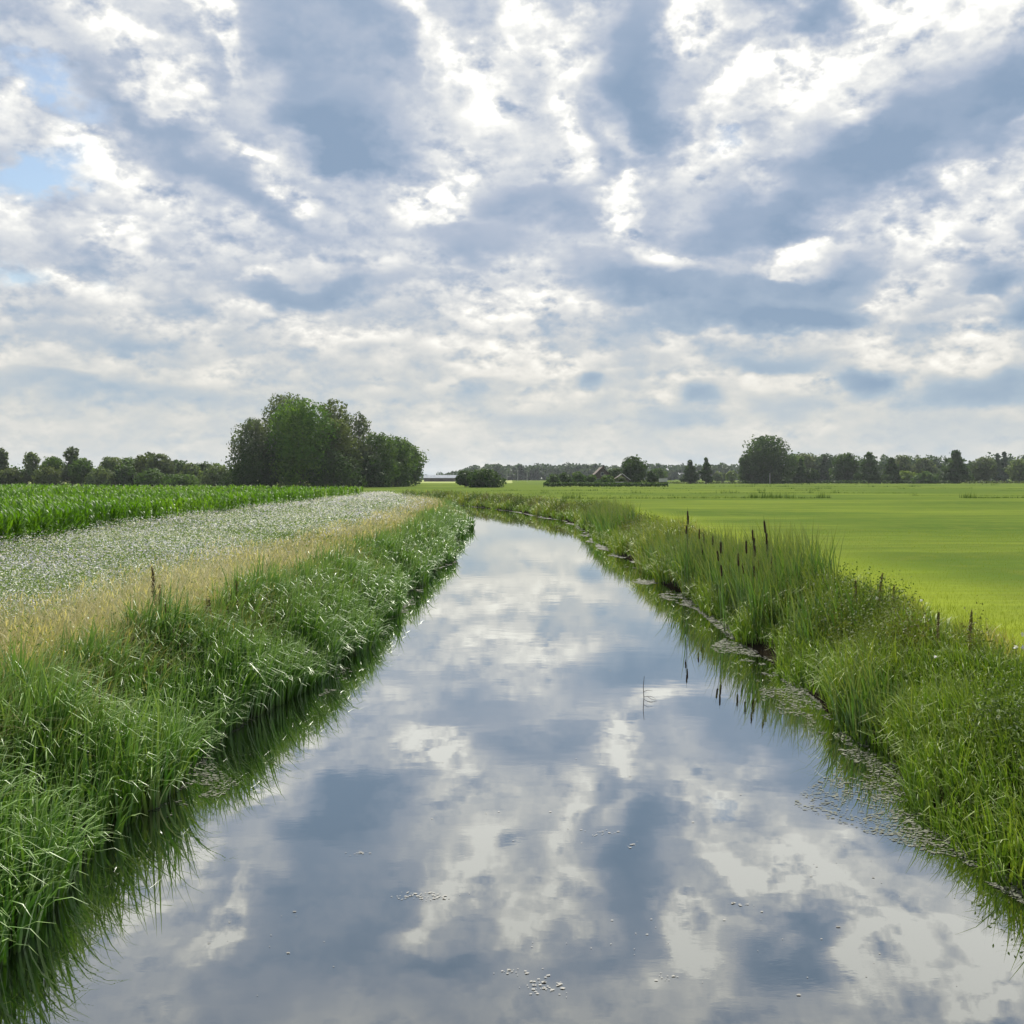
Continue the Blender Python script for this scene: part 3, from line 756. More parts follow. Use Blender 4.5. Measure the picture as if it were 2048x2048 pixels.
def cattails():
    # ground position, height of the head above the water
    spots = [(4.92,29.2,2.16),(5.0,29.0,2.28),(4.84,28.8,1.9),(5.35,29.3,1.72),(5.6,29.2,1.6),(5.72,29.0,1.58),(5.35,28.7,1.32),
             (4.86,23.8,1.72),(4.98,23.6,1.58),(4.72,22.6,1.30),(5.06,22.7,1.52),(5.22,22.7,1.33),(5.36,23.2,1.77),(5.46,23.4,1.81),
             (5.52,23.2,2.06),(5.45,22.8,1.72),(5.44,22.5,1.40),(5.12,21.7,1.36),(5.76,23.3,1.98),(5.86,23.4,1.8),(5.72,22.6,1.46),(6.0,23.5,2.22)]
    spots.sort(key=lambda a: a[0] / a[1])
    def head_mesh():
        z = np.array([0, .008, .02, .05, .12, .17, .186, .194]); r = np.array([.004, .011, .0155, .0165, .0165, .0150, .010, .004])
        v, f = tube(np.c_[np.zeros(8), np.zeros(8), z], r, 9); return mesh_from('seed_head', v, [f], M['cattail_head'])
    hm = head_mesh()
    v, f = tube([(0, 0, 0), (0, 0, .06), (.004, 0, .12)], [.004, .0035, .001], 5); sm = mesh_from('spike', v, [f], M['stem'])
    v, f = tube([(0, 0, 0), (.01, 0, .35), (0, .01, .7), (0, 0, 1.0)], [.008, .007, .006, .005], 6); st = mesh_from('stem', v, [f], M['stem'])
    lv = [blade_mesh('leaf', 1.0, .019, a, .05, b, M['cattail_leaf']) for a, b in ((.3, .35), (2.2, .5), (4.1, .25), (5.3, .7))]
    for i, (x, y, hz) in enumerate(spots):
        d, sd, _ = canal_sd(np.array([x]), np.array([y])); z0 = float(np.maximum(land_z(np.array([x]), np.array([y]), d, sd), -.15)[0])
        r = empty('cattail', (x, y, z0), 'cattail with a dark brown head, %s from the left of those on the right bank' % ORD[i], 'cattail', 'cattails on the right bank', rng.random() * 6.28)
        L = hz - z0 - .09
        r.rotation_euler = (rng.normal(0, .05), rng.normal(0, .05), rng.random() * 6.28)
        s = obj('stem', st, r); s.scale = (1, 1, L)
        h = obj('seed_head', hm, r, (0, 0, L - .002)); k = 1.25 + .4 * rng.random(); h.scale = (1.35 * (.9 + .25 * rng.random()), 1.35, k)
        obj('spike', sm, r, (0, 0, L + .19 * k))
        for j in rng.permutation(4)[:3]:
            o = obj('leaf', lv[j], r, (rng.normal(0, .01), rng.normal(0, .01), 0)); q_ = (L + .15) * (.85 + .25 * rng.random())
            o.scale = (q_ * .9, q_ * .9, q_); o.rotation_euler = (0, 0, rng.random() * 6.28)
cattails()

def docks():
    def seeds(n, H):
        t = rng.random(n) ** .8; z = H * (.35 + .63 * t); whorl = np.round(z / .05) * .05 + rng.normal(0, .017, n)
        rad = (.05 - .034 * t) * np.sqrt(rng.random(n)); a = rng.random(n) * 6.28
        v, f, ti, al = quads(np.c_[rad * np.cos(a), rad * np.sin(a), whorl], .021, jit=1.0)
        return mesh_from('seed_cluster', v, [f], M['dockseed'], {'tint': ti, 'along': al})
    sd = [seeds(420, 1.0) for _ in range(3)]
    v, f = tube([(0, 0, 0), (.012, 0, .4), (0, .01, .8), (.004, 0, 1.0)], [.008, .007, .005, .002], 6); st = mesh_from('stem', v, [f], M['dockstem'])
    lf = [blade_mesh('leaf', .30, .07, a, .6, 1.0, M['weed'], .06, 4, 2.0) for a in (.4, 2.5, 4.6)]
    left = [(-5.45,15.7,1.15,'tallest brown dock stalk in the dry grass of the left bank'),
            (-5.34,15.5,.92,'brown dock stalk close to the right of the tallest one on the left bank'),
            (-4.85,14.4,1.02,'thick brown dock stalk, second of the pair of spikes in the dry grass'),
            (-4.66,14.3,.85,'short slim dock stalk beside the thick one in the dry grass'),
            (-4.75,15.9,.85,'dock stalk at the left of the two standing before the flower strip'),
            (-4.6,15.7,.95,'dock stalk at the right of the two standing before the flower strip'),
            (-4.55,16.9,1.05,'dark dock stalk at the upper edge of the sedge on the left bank'),
            (-4.44,17.1,.9,'dock stalk leaning beside the dark one at the upper sedge edge'),
            (-4.55,10.5,.8,'green brown dock stalk nearest the left edge of the picture'),
            (-4.45,11.0,.75,'faded dock stalk second from the left edge of the picture')]
    right = [(6.35,20.0,.75,'dock stalk farthest up the right bank, below the cattails'),
             (6.3,18.7,.85,'brown dock stalk second beyond the bend of grass, below the cattails'),
             (6.5,18.2,.95,'tallest brown dock stalk on the crest of the right bank'),
             (6.55,17.6,.8,'dock stalk just right of the tallest one on the right bank'),
             (6.2,14.9,.72,'thin dock stalk on the meadow edge halfway along the right bank'),
             (6.35,14.2,.8,'dock stalk on the meadow edge nearest the right side of the picture')]
    for i, (x, y, h, lab) in enumerate(left + right):
        d, s_, _ = canal_sd(np.array([x]), np.array([y])); z0 = float(land_z(np.array([x]), np.array([y]), d, s_)[0])
        r = empty('dock_plant', (x, y, z0 - .01), lab, 'dock', 'brown dock stalks on the banks')
        r.rotation_euler = (rng.normal(0, .05), rng.normal(0, .05), rng.random() * 6.28); r.scale = (h * .9 + .1, h * .9 + .1, h)
        obj('stem', st, r); obj('seed_cluster', sd[i % 3], r, kind='stuff')
        for m in lf: obj('leaf', m, r)
docks()

def twig():
    r = empty('twig', (2.03, 15.7, 0), 'thin bare twig sticking out of the open water', 'twig')
    v, f = tube([(0, 0, -.25), (.004, 0, 0), (-.006, 0, .18), (.008, 0, .34)], [.007, .006, .005, .003], 6)
    obj('stem', mesh_from('stem', v, [f], M['twig']), r)
    for pts in (((0, 0, .02), (.10, -.1, .05), (.17, -.12, .015)), ((-.004, 0, .10), (.06, -.03, .13), (.13, -.05, .12)), ((.05, -.05, .04), (.09, -.16, .02), (.18, -.2, .01))):
        v, f = tube(pts, [.004, .003, .0015], 5); obj('side_shoot', mesh_from('side_shoot', v, [f], M['twig']), r)
twig()

# ================================================================ floating weed
def floating():
    M['algae'] = plain_mat('algae_film', (.066, .073, .052), (.135, .140, .105), 5, .8, spec=.15)
    M['speck'] = plain_mat('floating_litter', (.02, .02, .015), (.10, .10, .085), 1.5, .5)
    def band(side, name, label, n, y0, y1, wide, cover):
        s = S0 + y0 + (y1 - y0) * rng.random(n) ** 2.0
        y = s - S0
        d = -wide * (rng.random(n) ** 1.4) * (.35 + 1.3 * vnoise(s, s * 0 + side, 1.9, 73)) * np.interp(y, [7, 9, 10.5, 12.5, 16, 40, 80], [.35, .5, 1.35, 1.0, .9, .8, .6]) + .12
        xy = canal_xy(s, d, side); x, yy = xy[:, 0], xy[:, 1]
        f1 = vnoise(x * 1.0, yy * .55, .26, 71); f2 = vnoise(x, yy * .6, .09, 72); f3 = vnoise(x, yy * .5, 1.1, 74)
        kp = (.5 * f1 + .28 * f2 + .55 * f3 > cover - .26 * np.exp(-((yy - (11.0 if side > 0 else 11.8)) / (1.3 if side > 0 else .9)) ** 2) + .10 * np.clip(-d / wide, 0, 1)) & in_view(x, yy, 0)
        x, yy = x[kp], yy[kp]; n = len(x); k = 5
        sz = (.006 + .016 * rng.random(n) ** 2) * np.maximum(1, yy / 13) ** 1.1
        an = np.linspace(0, 6.283, k, endpoint=False)[None] + rng.random((n, 1)) * 6.28
        rr = sz[:, None] * (.45 + .8 * rng.random((n, k)))
        z = .003 + .004 * rng.random((n, 1)) + .0006 * rng.random((n, k))
        v = np.stack([x[:, None] + rr * np.cos(an) * 1.3, yy[:, None] + rr * np.sin(an) * .8, np.broadcast_to(z, (n, k))], 2)
        me = mesh_from(name, v.reshape(-1, 3), [(np.arange(n) * k)[:, None] + np.arange(k)[None]], M['algae'], smooth=False)
        obj(name, me, kind='stuff', label=label, category='algae')
    band(1, 'algae_film', 'ragged grey film of floating algae along the right bank', 60000, 6.5, 128, .95, .66)
    band(-1, 'algae_film', 'thin patches of grey floating algae along the left bank', 34000, 6.5, 66, .75, .80)
    # loose bits drifting on open water
    c = []
    for (cx, cy, rx, ry, n) in ((-.72,8.2,.28,.10,70), (.22,6.75,.20,.14,40), (.0,6.95,.10,.05,14), (1.05,6.85,.12,.05,12), (1.8,8.05,.12,.04,9), (.82,9.7,.20,.10,18), (1.1,9.4,.08,.18,10), (-1.4,9.2,.12,.10,14), (.9,7.4,1.0,.7,14), (2.3,7.4,1.2,.9,16), (-1.6,7.6,1.0,1.0,12), (.5,11,2.4,2.6,18), (.6,18,2.6,6,14), (2.9,8.9,.5,.5,10)):
        c.append(np.c_[rng.normal(cx, rx * .5, n), rng.normal(cy, ry * .5, n)])
    c = np.concatenate(c); n = len(c); k = 5
    an = np.linspace(0, 6.283, k, endpoint=False)[None] + rng.random((n, 1)) * 6.28
    rr = (.003 + .008 * rng.random((n, 1)) ** 2) * (.5 + .7 * rng.random((n, k))) * (1 + .04 * c[:, 1:2])
    v = np.stack([c[:, :1] + rr * np.cos(an) * 1.5, c[:, 1:] + rr * np.sin(an), np.full((n, k), .005)], 2)
    obj('floating_litter', mesh_from('floating_litter', v.reshape(-1, 3), [(np.arange(n) * k)[:, None] + np.arange(k)[None]], M['speck'], smooth=False), kind='stuff',
        label='small bits of floating litter drifting on the open water', category='litter')
floating()

# ================================================================ trees
def tree_meshes(h, w, style, leaves, leaf, seed, crown):
    """tapered trunk with limbs, and a crown of leaf faces gathered in uneven clumps"""
    g = np.random.default_rng(seed)
    prof = {'round': (.10, lambda t: np.sqrt(np.clip(1 - (2 * t - 1) ** 2, 0, 1)) * (1.0 + .12 * (.5 - t))),
            'oval':  (.04, lambda t: np.clip(1 - np.abs((t - .42) / np.where(t > .42, .60, .66)) ** 2.5, .02, 1) ** .55),
            'tall':  (.10, lambda t: np.clip(1.04 - t ** 2.6, 0, 1) ** .6 * (.8 + .2 * np.sin(t * 9))),
            'cone':  (.10, lambda t: np.clip(1.05 - t, 0, 1) ** .62 * (.86 + .22 * np.sin(t * 22))),
            'willow': (.02, lambda t: np.sqrt(np.clip(1 - (1.15 * t) ** 2, .02, 1)) ** .9),
            'bush':  (.0, lambda t: np.sqrt(np.clip(1 - t ** 2, 0, 1)))}[style]
    lo, fn = prof
    z0 = h * lo; ch = h - z0
    nc = max(14, int(26 * (w / 8) ** .6 * (ch / 10) ** .5)) + (12 if style in ('cone', 'tall') else 0)
    t = (np.arange(nc) + g.random(nc)) / nc
    rad = fn(t) * w / 2
    a = np.arange(nc) * 2.39996 + g.random(nc) * .9
    rr = np.maximum(rad - .45 * np.clip(rad * .56, w * .10, None), 0) * (.25 + .8 * np.sqrt(g.random(nc)))
    cc = np.c_[rr * np.cos(a), rr * np.sin(a), z0 + ch * (.04 + .90 * t)]
    cr = np.clip(rad * .56, w * .10, None) * (.7 + .6 * g.random(nc))
    cc[:, 2] = np.minimum(cc[:, 2], h - cr * .75)
    wt_ = cr ** 2 / (cr ** 2).sum()
    which = g.choice(nc, leaves, p=wt_)
    dv = g.normal(size=(leaves, 3)); dv /= np.linalg.norm(dv, axis=1, keepdims=True)
    rf = (.45 + .6 * g.random(leaves) ** .6)
    sq = np.array([1.0, 1.0, .82 if style != 'cone' else .5])
    p = cc[which] + dv * sq * (cr[which] * rf)[:, None]
    if style == 'willow': p[:, 2] -= .25 * cr[which] * g.random(leaves) * 1.6
    # stray sprays that break the outline
    m = g.random(leaves) < .07
    p[m] += dv[m] * (cr[which][m] * (.08 + .26 * g.random(m.sum())))[:, None]
    p[:, 2] = np.maximum(p[:, 2], .15 + .2 * g.random(leaves))
    tone = (g.random(nc) * .8 + .25 * (cc[:, 2] / h))[which]
    tint = np.clip(.75 * tone + .28 * g.random(leaves) - .02, 0, 1)
    global rng
    keep = rng; rng = g
    v, f, ti, al = quads(p, leaf * (.6 + .8 * g.random(leaves)), dv, asp=.8 if style != 'willow' else .55, jit=.38, tint=tint)
    rng = keep
    cm = mesh_from('crown', v, [f], CROWN[crown], {'tint': ti, 'along': al})
    # trunk and limbs
    tr = max(.09, h * .018)
    zz = np.linspace(0, 1, 7); bend = g.normal(0, .02 * h, 2)
    pts = np.c_[bend[0] * zz ** 2, bend[1] * zz ** 2, h * .86 * zz]
    parts = [tube(pts, tr * (1.25 - 1.1 * zz) * np.where(zz == 0, 1.35, 1), 8)]
    for i in g.permutation(nc)[:min(9, nc)]:
        e = cc[i]; zb = max(h * .12, e[2] - np.hypot(e[0], e[1]) * .8); k = zb / (h * .86)
        s = np.array([bend[0] * k ** 2, bend[1] * k ** 2, zb]); mid = (s + e) / 2 + [0, 0, .06 * h * g.random()]
        r0 = tr * max(.2, 1.2 - 1.1 * k) * .55
        parts.append(tube([s, mid, e], [r0, r0 * .65, r0 * .25], 5))
    v, f = joinvf(parts)
    return mesh_from('trunk', v, [f], M['bark']), cm

TREES = [  # name, x, y, height, width, style, crown, leaf faces, label, group
 ('birch_tree', -149.1, 300, 11.7, 5.4, 'tall', 'grey', 1500, 'grey green loose tree at the left edge of the picture behind the maize', 'h'),
 ('poplar_tree', -138.5, 296, 10.3, 6.6, 'tall', 'pale', 1500, 'pale feathery poplar, second tall crown from the left behind the maize', 'h'),
 ('oak_tree', -137.0, 306, 8.9, 7.0, 'round', 'mid', 1600, 'dark round tree between the two pale poplars behind the maize', 'h'),
 ('poplar_tree', -128.6, 300, 12.0, 7.0, 'tall', 'grey', 1700, 'tallest pale poplar in the hedgerow behind the maize', 'h'),
 ('alder_tree', -122.6, 292, 8.2, 7.2, 'round', 'mid', 1700, 'rounded green tree at the right foot of the tallest pale poplar', 'h'),
 ('willow_bush', -115.5, 288, 5.6, 7.0, 'bush', 'pale', 1500, 'low pale willow bush in the dip of the left hedgerow', 'h'),
 ('willow_tree', -117.2, 300, 8.8, 7.6, 'round', 'pale', 1700, 'light green rounded tree just right of the dip in the hedgerow', 'h'),
 ('oak_tree', -118.4, 318, 8.8, 9.5, 'round', 'mid', 1700, 'broad dark tree behind the light green one in the hedgerow', 'h'),
 ('alder_tree', -108.3, 304, 10.2, 7.2, 'oval', 'brown', 1800, 'olive brown tree with a pointed top in the middle of the hedgerow', 'h'),
 ('poplar_tree', -102.5, 299, 9.9, 7.4, 'oval', 'grey', 1800, 'grey green tree with a pointed top right of the olive brown one', 'h'),
 ('oak_tree', -107.4, 330, 8.2, 8.4, 'round', 'dark', 1400, 'small dark round tree behind the right half of the hedgerow', 'h'),
 ('willow_bush', -93.8, 300, 6.9, 7.0, 'bush', 'pale', 1400, 'pale yellow green bush left of the low clipped hedge', 'h'),
 ('oak_tree', -99.2, 330, 7.2, 8.0, 'round', 'dark', 1400, 'dark tree behind the pale bushes near the big tree clump', 'h'),
 ('willow_bush', -84.8, 294, 6.9, 7.6, 'bush', 'pale', 1600, 'pale silvery willow bush near the big tree clump', 'h'),
 ('hazel_bush', -80.6, 302, 7.0, 7.6, 'bush', 'mid', 1500, 'green bush touching the left side of the big tree clump', 'h'),
 ('hazel_bush', -91.0, 282, 3.3, 9.0, 'bush', 'mid', 1300, 'lowest dark bush along the maize left of the big tree clump', 'h'),
 ('hazel_bush', -131.0, 290, 5.6, 8.0, 'bush', 'brown', 1400, 'brownish bush below the tallest pale poplar', 'h'),
 ('hazel_bush', -141.5, 290, 5.4, 8.0, 'bush', 'brown', 1400, 'brownish bush at the foot of the second pale poplar', 'h'),
 ('hazel_bush', -110.0, 292, 6.0, 8.0, 'bush', 'dark', 1400, 'dark bush below the olive brown pointed tree', 'h'),
 ('hazel_bush', -102.0, 290, 5.2, 8.0, 'bush', 'mid', 1400, 'green bush below the grey green pointed tree', 'h'),
 ('hazel_bush', -146.5, 286, 5.2, 8.0, 'bush', 'mid', 1400, 'green bush at the left edge of the picture behind the maize', 'h'),
 # the tall clump
 ('willow_tree', -62.6, 250, 17.6, 10.5, 'oval', 'grey', 3800, 'leaning grey willow on the left flank of the big tree clump', 'c'),
 ('willow_tree', -62.0, 246, 11.5, 12.5, 'willow', 'dark', 3400, 'low drooping willow at the left foot of the big tree clump', 'c'),
 ('poplar_tree', -57.4, 262, 25.2, 13.0, 'oval', 'grey', 5200, 'tallest grey green tree at the back left of the big clump', 'c'),
 ('lime_tree', -51.0, 249, 22.4, 14.5, 'oval', 'fresh', 7500, 'massive fresh green tree at the front of the big clump', 'c'),
 ('poplar_tree', -46.6, 268, 24.0, 10.5, 'oval', 'brown', 3600, 'grey green tree rising behind the massive fresh green one', 'c'),
 ('ash_tree', -43.6, 254, 18.0, 9.5, 'oval', 'brown', 3600, 'dull green tree at the right shoulder of the massive fresh one', 'c'),
 ('poplar_tree', -39.4, 264, 20.2, 9.0, 'tall', 'grey', 1900, 'open crowned tree with sky gaps on the right of the big clump', 'c'),
 ('hazel_bush', -43.0, 247, 10.0, 12.5, 'willow', 'dark', 2600, 'dark undergrowth tree at the right foot of the big clump', 'c'),
 ('ash_tree', -35.4, 270, 14.8, 10.5, 'oval', 'mid', 2900, 'green tree first in the lower row right of the big clump', 'c'),
 ('ash_tree', -32.4, 284, 14.2, 10.5, 'oval', 'mid', 2700, 'green tree second in the lower row right of the big clump', 'c'),
 ('ash_tree', -30.6, 300, 13.4, 9.6, 'oval', 'mid', 2500, 'green tree ending the lower row right of the big clump', 'c'),
 ('hazel_bush', -37.0, 262, 8.5, 10.5, 'bush', 'dark', 1900, 'dark bush under the first tree of the lower row', 'c'),
 # middle distance
 ('hawthorn_tree', -12.0, 262, 4.2, 4.6, 'round', 'dark', 1200, 'smaller dark round bush beside the canal bend', 'm'),
 ('hawthorn_tree', -6.5, 256, 4.7, 8.8, 'bush', 'dark', 2400, 'wide black green domed bush beyond the canal bend', 'm'),
 ('garden_shrub', 12.1, 300, 3.6, 4.0, 'bush', 'mid', 700, 'rounded shrub at the left end of the farm hedge', 'm'),
 ('garden_shrub', 16.0, 312, 4.0, 5.4, 'bush', 'dark', 800, 'dark shrub second from the left behind the farm hedge', 'm'),
 ('garden_shrub', 20.6, 320, 4.4, 5.6, 'bush', 'mid', 800, 'shrub halfway between the hedge end and the farmhouse', 'm'),
 ('garden_shrub', 23.6, 304, 3.4, 4.6, 'bush', 'mid', 700, 'low shrub in front of the left wall of the farmhouse', 'm'),
 ('garden_shrub', 27.6, 300, 3.3, 4.8, 'bush', 'mid', 700, 'green shrub hiding the middle of the farmhouse front', 'm'),
 ('garden_shrub', 32.4, 306, 2.9, 4.2, 'bush', 'brown', 700, 'olive shrub between the farmhouse and the wooden shed', 'm'),
 ('maple_tree', 39.0, 330, 9.4, 7.6, 'oval', 'dark', 2200, 'dense dark tree right of the farmhouse', 'm'),
 ('garden_shrub', 35.6, 352, 5.6, 6.0, 'round', 'dark', 800, 'dark rounded tree between the farmhouse and the dense dark tree', 'm'),
 ('garden_shrub', 46.3, 340, 5.0, 3.8, 'round', 'dark', 700, 'small dark tree right of the dense dark tree', 'm'),
 ('alder_tree', 69.5, 400, 9.7, 6.4, 'cone', 'dark', 1300, 'left one of the two narrow alders in the open meadow', 'm'),
 ('alder_tree', 75.7, 400, 10.6, 5.6, 'cone', 'dark', 1300, 'right and taller one of the two narrow alders in the open meadow', 'm'),
 ('willow_tree', 66.5, 470, 6.8, 7.0, 'round', 'mid', 800, 'round green tree behind the left narrow alder', 'm'),
 ('orchard_tree', 112.0, 560, 5.7, 5.0, 'round', 'pale', 420, 'pale round orchard tree, leftmost of four before the far wood', 'm'),
 ('orchard_tree', 116.2, 566, 5.4, 5.0, 'round', 'pale', 420, 'pale round orchard tree, second of four before the far wood', 'm'),
 ('orchard_tree', 115.6, 540, 5.9, 5.6, 'round', 'lime', 460, 'brightest orchard tree, third of four before the far wood', 'm'),
 ('orchard_tree', 126.5, 560, 5.4, 5.4, 'round', 'pale', 420, 'pale orchard tree half hidden behind the largest oak', 'm'),
 ('oak_tree', 105.3, 425, 20.2, 17.5, 'oval', 'dark', 5200, 'largest dark oak standing alone in the meadow on the right', 'm'),
 ('oak_tree', 98.4, 428, 13.5, 7.5, 'oval', 'dark', 1300, 'lower dark tree leaning out at the left of the largest oak', 'm'),
 ('oak_tree', 129.0, 470, 13.4, 8.8, 'oval', 'mid', 1200, 'tree touching the right side of the largest oak', 'r'),
 ('willow_tree', 137.0, 480, 14.4, 11.0, 'oval', 'grey', 1400, 'grey green broad tree second to the right of the largest oak', 'r'),
 ('alder_tree', 118.2, 420, 10.4, 5.6, 'cone', 'dark', 1100, 'narrow dark alder standing in front of the grey green broad tree', 'r'),
 ('hawthorn_tree', 123.0, 421, 6.5, 5.6, 'round', 'dark', 900, 'low dark bush right of the narrow alder near the oak', 'r'),
 ('oak_tree', 146.6, 480, 14.2, 11.5, 'oval', 'blue', 1400, 'bluish green tree in the middle of the right hand row', 'r'),
 ('oak_tree', 142.7, 440, 13.2, 11.6, 'oval', 'dark', 1900, 'dark broad tree left of the pair of conical alders', 'r'),
 ('alder_tree', 147.8, 425, 13.4, 9.2, 'cone', 'dark', 1800, 'left and taller of the pair of dark conical alders', 'r'),
 ('alder_tree', 157.1, 425, 11.2, 8.6, 'cone', 'dark', 1700, 'right and lower of the pair of dark conical alders', 'r'),
 ('willow_tree', 178.4, 470, 12.8, 9.0, 'oval', 'grey', 1200, 'grey willow behind the light green clipped bush', 'r'),
 ('willow_tree', 188.9, 470, 11.6, 9.6, 'round', 'grey', 1200, 'silvery round willow right of the light green clipped bush', 'r'),
 ('privet_bush', 170.0, 442, 5.4, 11.0, 'bush', 'lime', 1400, 'light green wide bush among the trees on the right', 'r'),
 ('privet_bush', 169.5, 420, 5.0, 7.8, 'bush', 'mid', 1300, 'darker green domed bush before the light green wide one', 'r'),
 ('oak_tree', 183.7, 425, 14.3, 12.4, 'cone', 'dark', 2400, 'dark layered oak that rises highest near the right edge', 'r'),
 ('willow_tree', 206.8, 450, 11.5, 10.8, 'round', 'grey', 1500, 'pale round willow right of the dark layered oak', 'r'),
 ('spruce_tree', 246.0, 520, 15.4, 6.0, 'cone', 'blue', 900, 'left blue green spruce behind the pale willows', 'r'),
 ('spruce_tree', 251.5, 524, 16.6, 6.4, 'cone', 'blue', 900, 'right blue green spruce behind the pale willows', 'r'),
 ('willow_tree', 222.5, 450, 10.8, 10.0, 'round', 'pale', 1500, 'pale round willow at the right edge of the picture', 'r'),
]
GROUPS = {'h': 'hedgerow trees behind the maize', 'c': 'trees of the big clump', 'm': 'trees standing beyond the meadow', 'r': 'row of trees on the right'}
for i, (nm, x, y, h, w, st, cr, nl, lab, g) in enumerate(TREES):
    root = empty(nm, (x, y, GZ - .05), lab, 'bush' if 'bush' in nm or 'shrub' in nm else 'tree', GROUPS[g], rng.random() * 6.28)
    tm, cm = tree_meshes(h, w, st, int(nl * (2.1 if g == 'c' else 1.7)), max(.40, y / 1025 * 2.3), 500 + i, cr)
    obj('trunk', tm, root); obj('crown', cm, root)

def wood(name, label, spots, leaf, crown, per):
    """a far wood that reads as one mass: crowns side by side"""
    pr = []
    for (x, y, h, w) in spots:
        n = int(per * (w / 10) * (h / 12))
        nc = 9; cz = h * (.06 + .78 * rng.random(nc)); cx = rng.normal(0, w * .24, nc); cyy = rng.normal(0, w * .2, nc); r = w * (.18 + .14 * rng.random(nc))
        j = rng.integers(0, nc, n); dv = rng.normal(size=(n, 3)); dv /= np.linalg.norm(dv, axis=1, keepdims=True)
        c = np.c_[x + cx[j], y + cyy[j], GZ + np.minimum(cz[j], h - r[j] * .8)] + dv * r[j][:, None] * (.6 + .45 * rng.random((n, 1)))
        c[:, 2] = np.maximum(c[:, 2], GZ + .3)
        pr.append(quads(c, leaf * (.6 + .8 * rng.random(n)), dv, jit=.5, tint=np.clip(.5 * rng.random() + .5 * rng.random(n), 0, 1)))
    stuff(name, pr, CROWN[crown], label, 'wood')
S = []
for x in np.arange(-58, 430, 6.5):
    rise = sstep(-60, -20, x)
    for r_ in range(3):
        S.append((x + rng.normal(0, 2), 905 + 14 * r_ + rng.normal(0, 4), (6.5 + 8.0 * rise) * (.88 + .2 * rng.random()), 10 + 3 * rng.random()))
wood('far_forest', 'long dark bluish forest on the horizon behind the poles and the farm', S, 2.2, 'blue', 150)
S = [(x + rng.normal(0, 1.5), 560 + rng.normal(0, 8) + 18 * r_, (14.6 + 1.8 * rng.random()) * (.92 if r_ == 0 else 1), 10 + 4 * rng.random()) for x in np.arange(156, 330, 7) for r_ in range(2)]
wood('woodland', 'grey green woodland closing the view behind the right row of trees', S, 1.25, 'blue', 260)
S = [(x + rng.normal(0, 3), 1010 + rng.normal(0, 6), 5.0 + 5.0 * rng.random() ** 2, 9 + 4 * rng.random()) for x in np.arange(-115, -40, 6)]
wood('distant_tree_line', 'thin grey line of distant trees behind the long barn', S, 1.8, 'blue', 150)
S = [(x, 330 + rng.normal(0, 6), 5.5 + 2.0 * rng.random(), 10) for x in np.arange(-205, -62, 7)]
wood('hedge_thicket', 'dull green thicket filling the gaps between the hedgerow trees', S, .75, 'mid', 420)

def hedges():
    def hedge(name, x0, x1, y, h, dpt, n, crown, label, leaf=.5):
        x = x0 + (x1 - x0) * rng.random(n); yy = y + dpt * (rng.random(n) - .5); z = GZ + h * np.sqrt(rng.random(n)) * (.85 + .3 * vnoise(x, x * 0, 2.5, int(y) + int(x0) + 300))
        v, f, t, a = quads(np.c_[x, yy, z], leaf * (.6 + .7 * rng.random(n)), np.array([0, -.6, .6]), jit=.8)
        me = mesh_from(name, v, [f], CROWN[crown], {'tint': t, 'along': a})
        obj(name, me, label=label, category='hedge')
    hedge('farm_hedge', 8.5, 42.0, 276, 1.05, 1.6, 2600, 'mid', 'long low hedge in front of the farmhouse garden')
    hedge('field_hedge', 92, 182, 418, 1.1, 3.0, 2600, 'dark', 'low dark scrub hedge along the far end of the meadow under the trees', .8)
    hedge('field_hedge', 44, 92, 410, .7, 3.0, 900, 'brown', 'thin brown hedge line left of the largest oak', .7)
    hedge('field_hedge', 180, 236, 430, .8, 3.0, 1100, 'brown', 'thin brown hedge line at the right edge of the meadow', .7)
hedges()

# ================================================================ farm, barn, poles
M['tile'] = plain_mat('roof_tile', (.055, .040, .032), (.095, .070, .055), 1.5, .8)
M['brick'] = plain_mat('brick_wall', (.065, .055, .046), (.11, .092, .078), 2.0, .85)
M['white'] = plain_mat('white_paint', (.36, .36, .34), (.46, .46, .44), 1.5, .6)
M['glass'] = plain_mat('window_glass', (.02, .025, .03), (.05, .06, .07), 1.0, .12, spec=.6)
M['sheet'] = plain_mat('pale_roof_sheet', (.20, .22, .25), (.28, .30, .33), .6, .9, spec=.05)
M['shed'] = plain_mat('dark_boards', (.05, .042, .035), (.10, .085, .07), 2.0, .8)
M['pole'] = plain_mat('grey_pole', (.26, .26, .25), (.40, .40, .38), 3.0, .7)
M['rubber'] = plain_mat('black_rubber', (.012, .012, .012), (.03, .03, .03), 8, .8)

def bx(name, parent, m, x0, x1, y0, y1, z0, z1):
    v, f = box_vf(x0, x1, y0, y1, z0, z1); return obj(name, mesh_from(name, v, [f], m, smooth=False), parent)
def gable_roof(name, parent, m, x0, x1, y0, y1, ze, zr, t=.16, along='x'):
    """two thick slopes that meet at the ridge"""
    out = []
    for s in (-1, 1):
        if along == 'x':
            ym = (y0 + y1) / 2; ye = y0 if s < 0 else y1
            a = [(x0, ye, ze), (x1, ye, ze), (x1, ym, zr), (x0, ym, zr)]
        else:
            xm = (x0 + x1) / 2; xe = x0 if s < 0 else x1
            a = [(xe, y0, ze), (xe, y1, ze), (xm, y1, zr), (xm, y0, zr)]
        a = np.array(a); b = a + [0, 0, t]
        v = np.concatenate([a, b]); f = np.array([[0, 1, 2, 3], [4, 5, 6, 7], [0, 1, 5, 4], [1, 2, 6, 5], [2, 3, 7, 6], [3, 0, 4, 7]])
        out.append((v, f))
    v, f = joinvf(out); return obj(name, mesh_from(name, v, [f], m, smooth=False), parent)

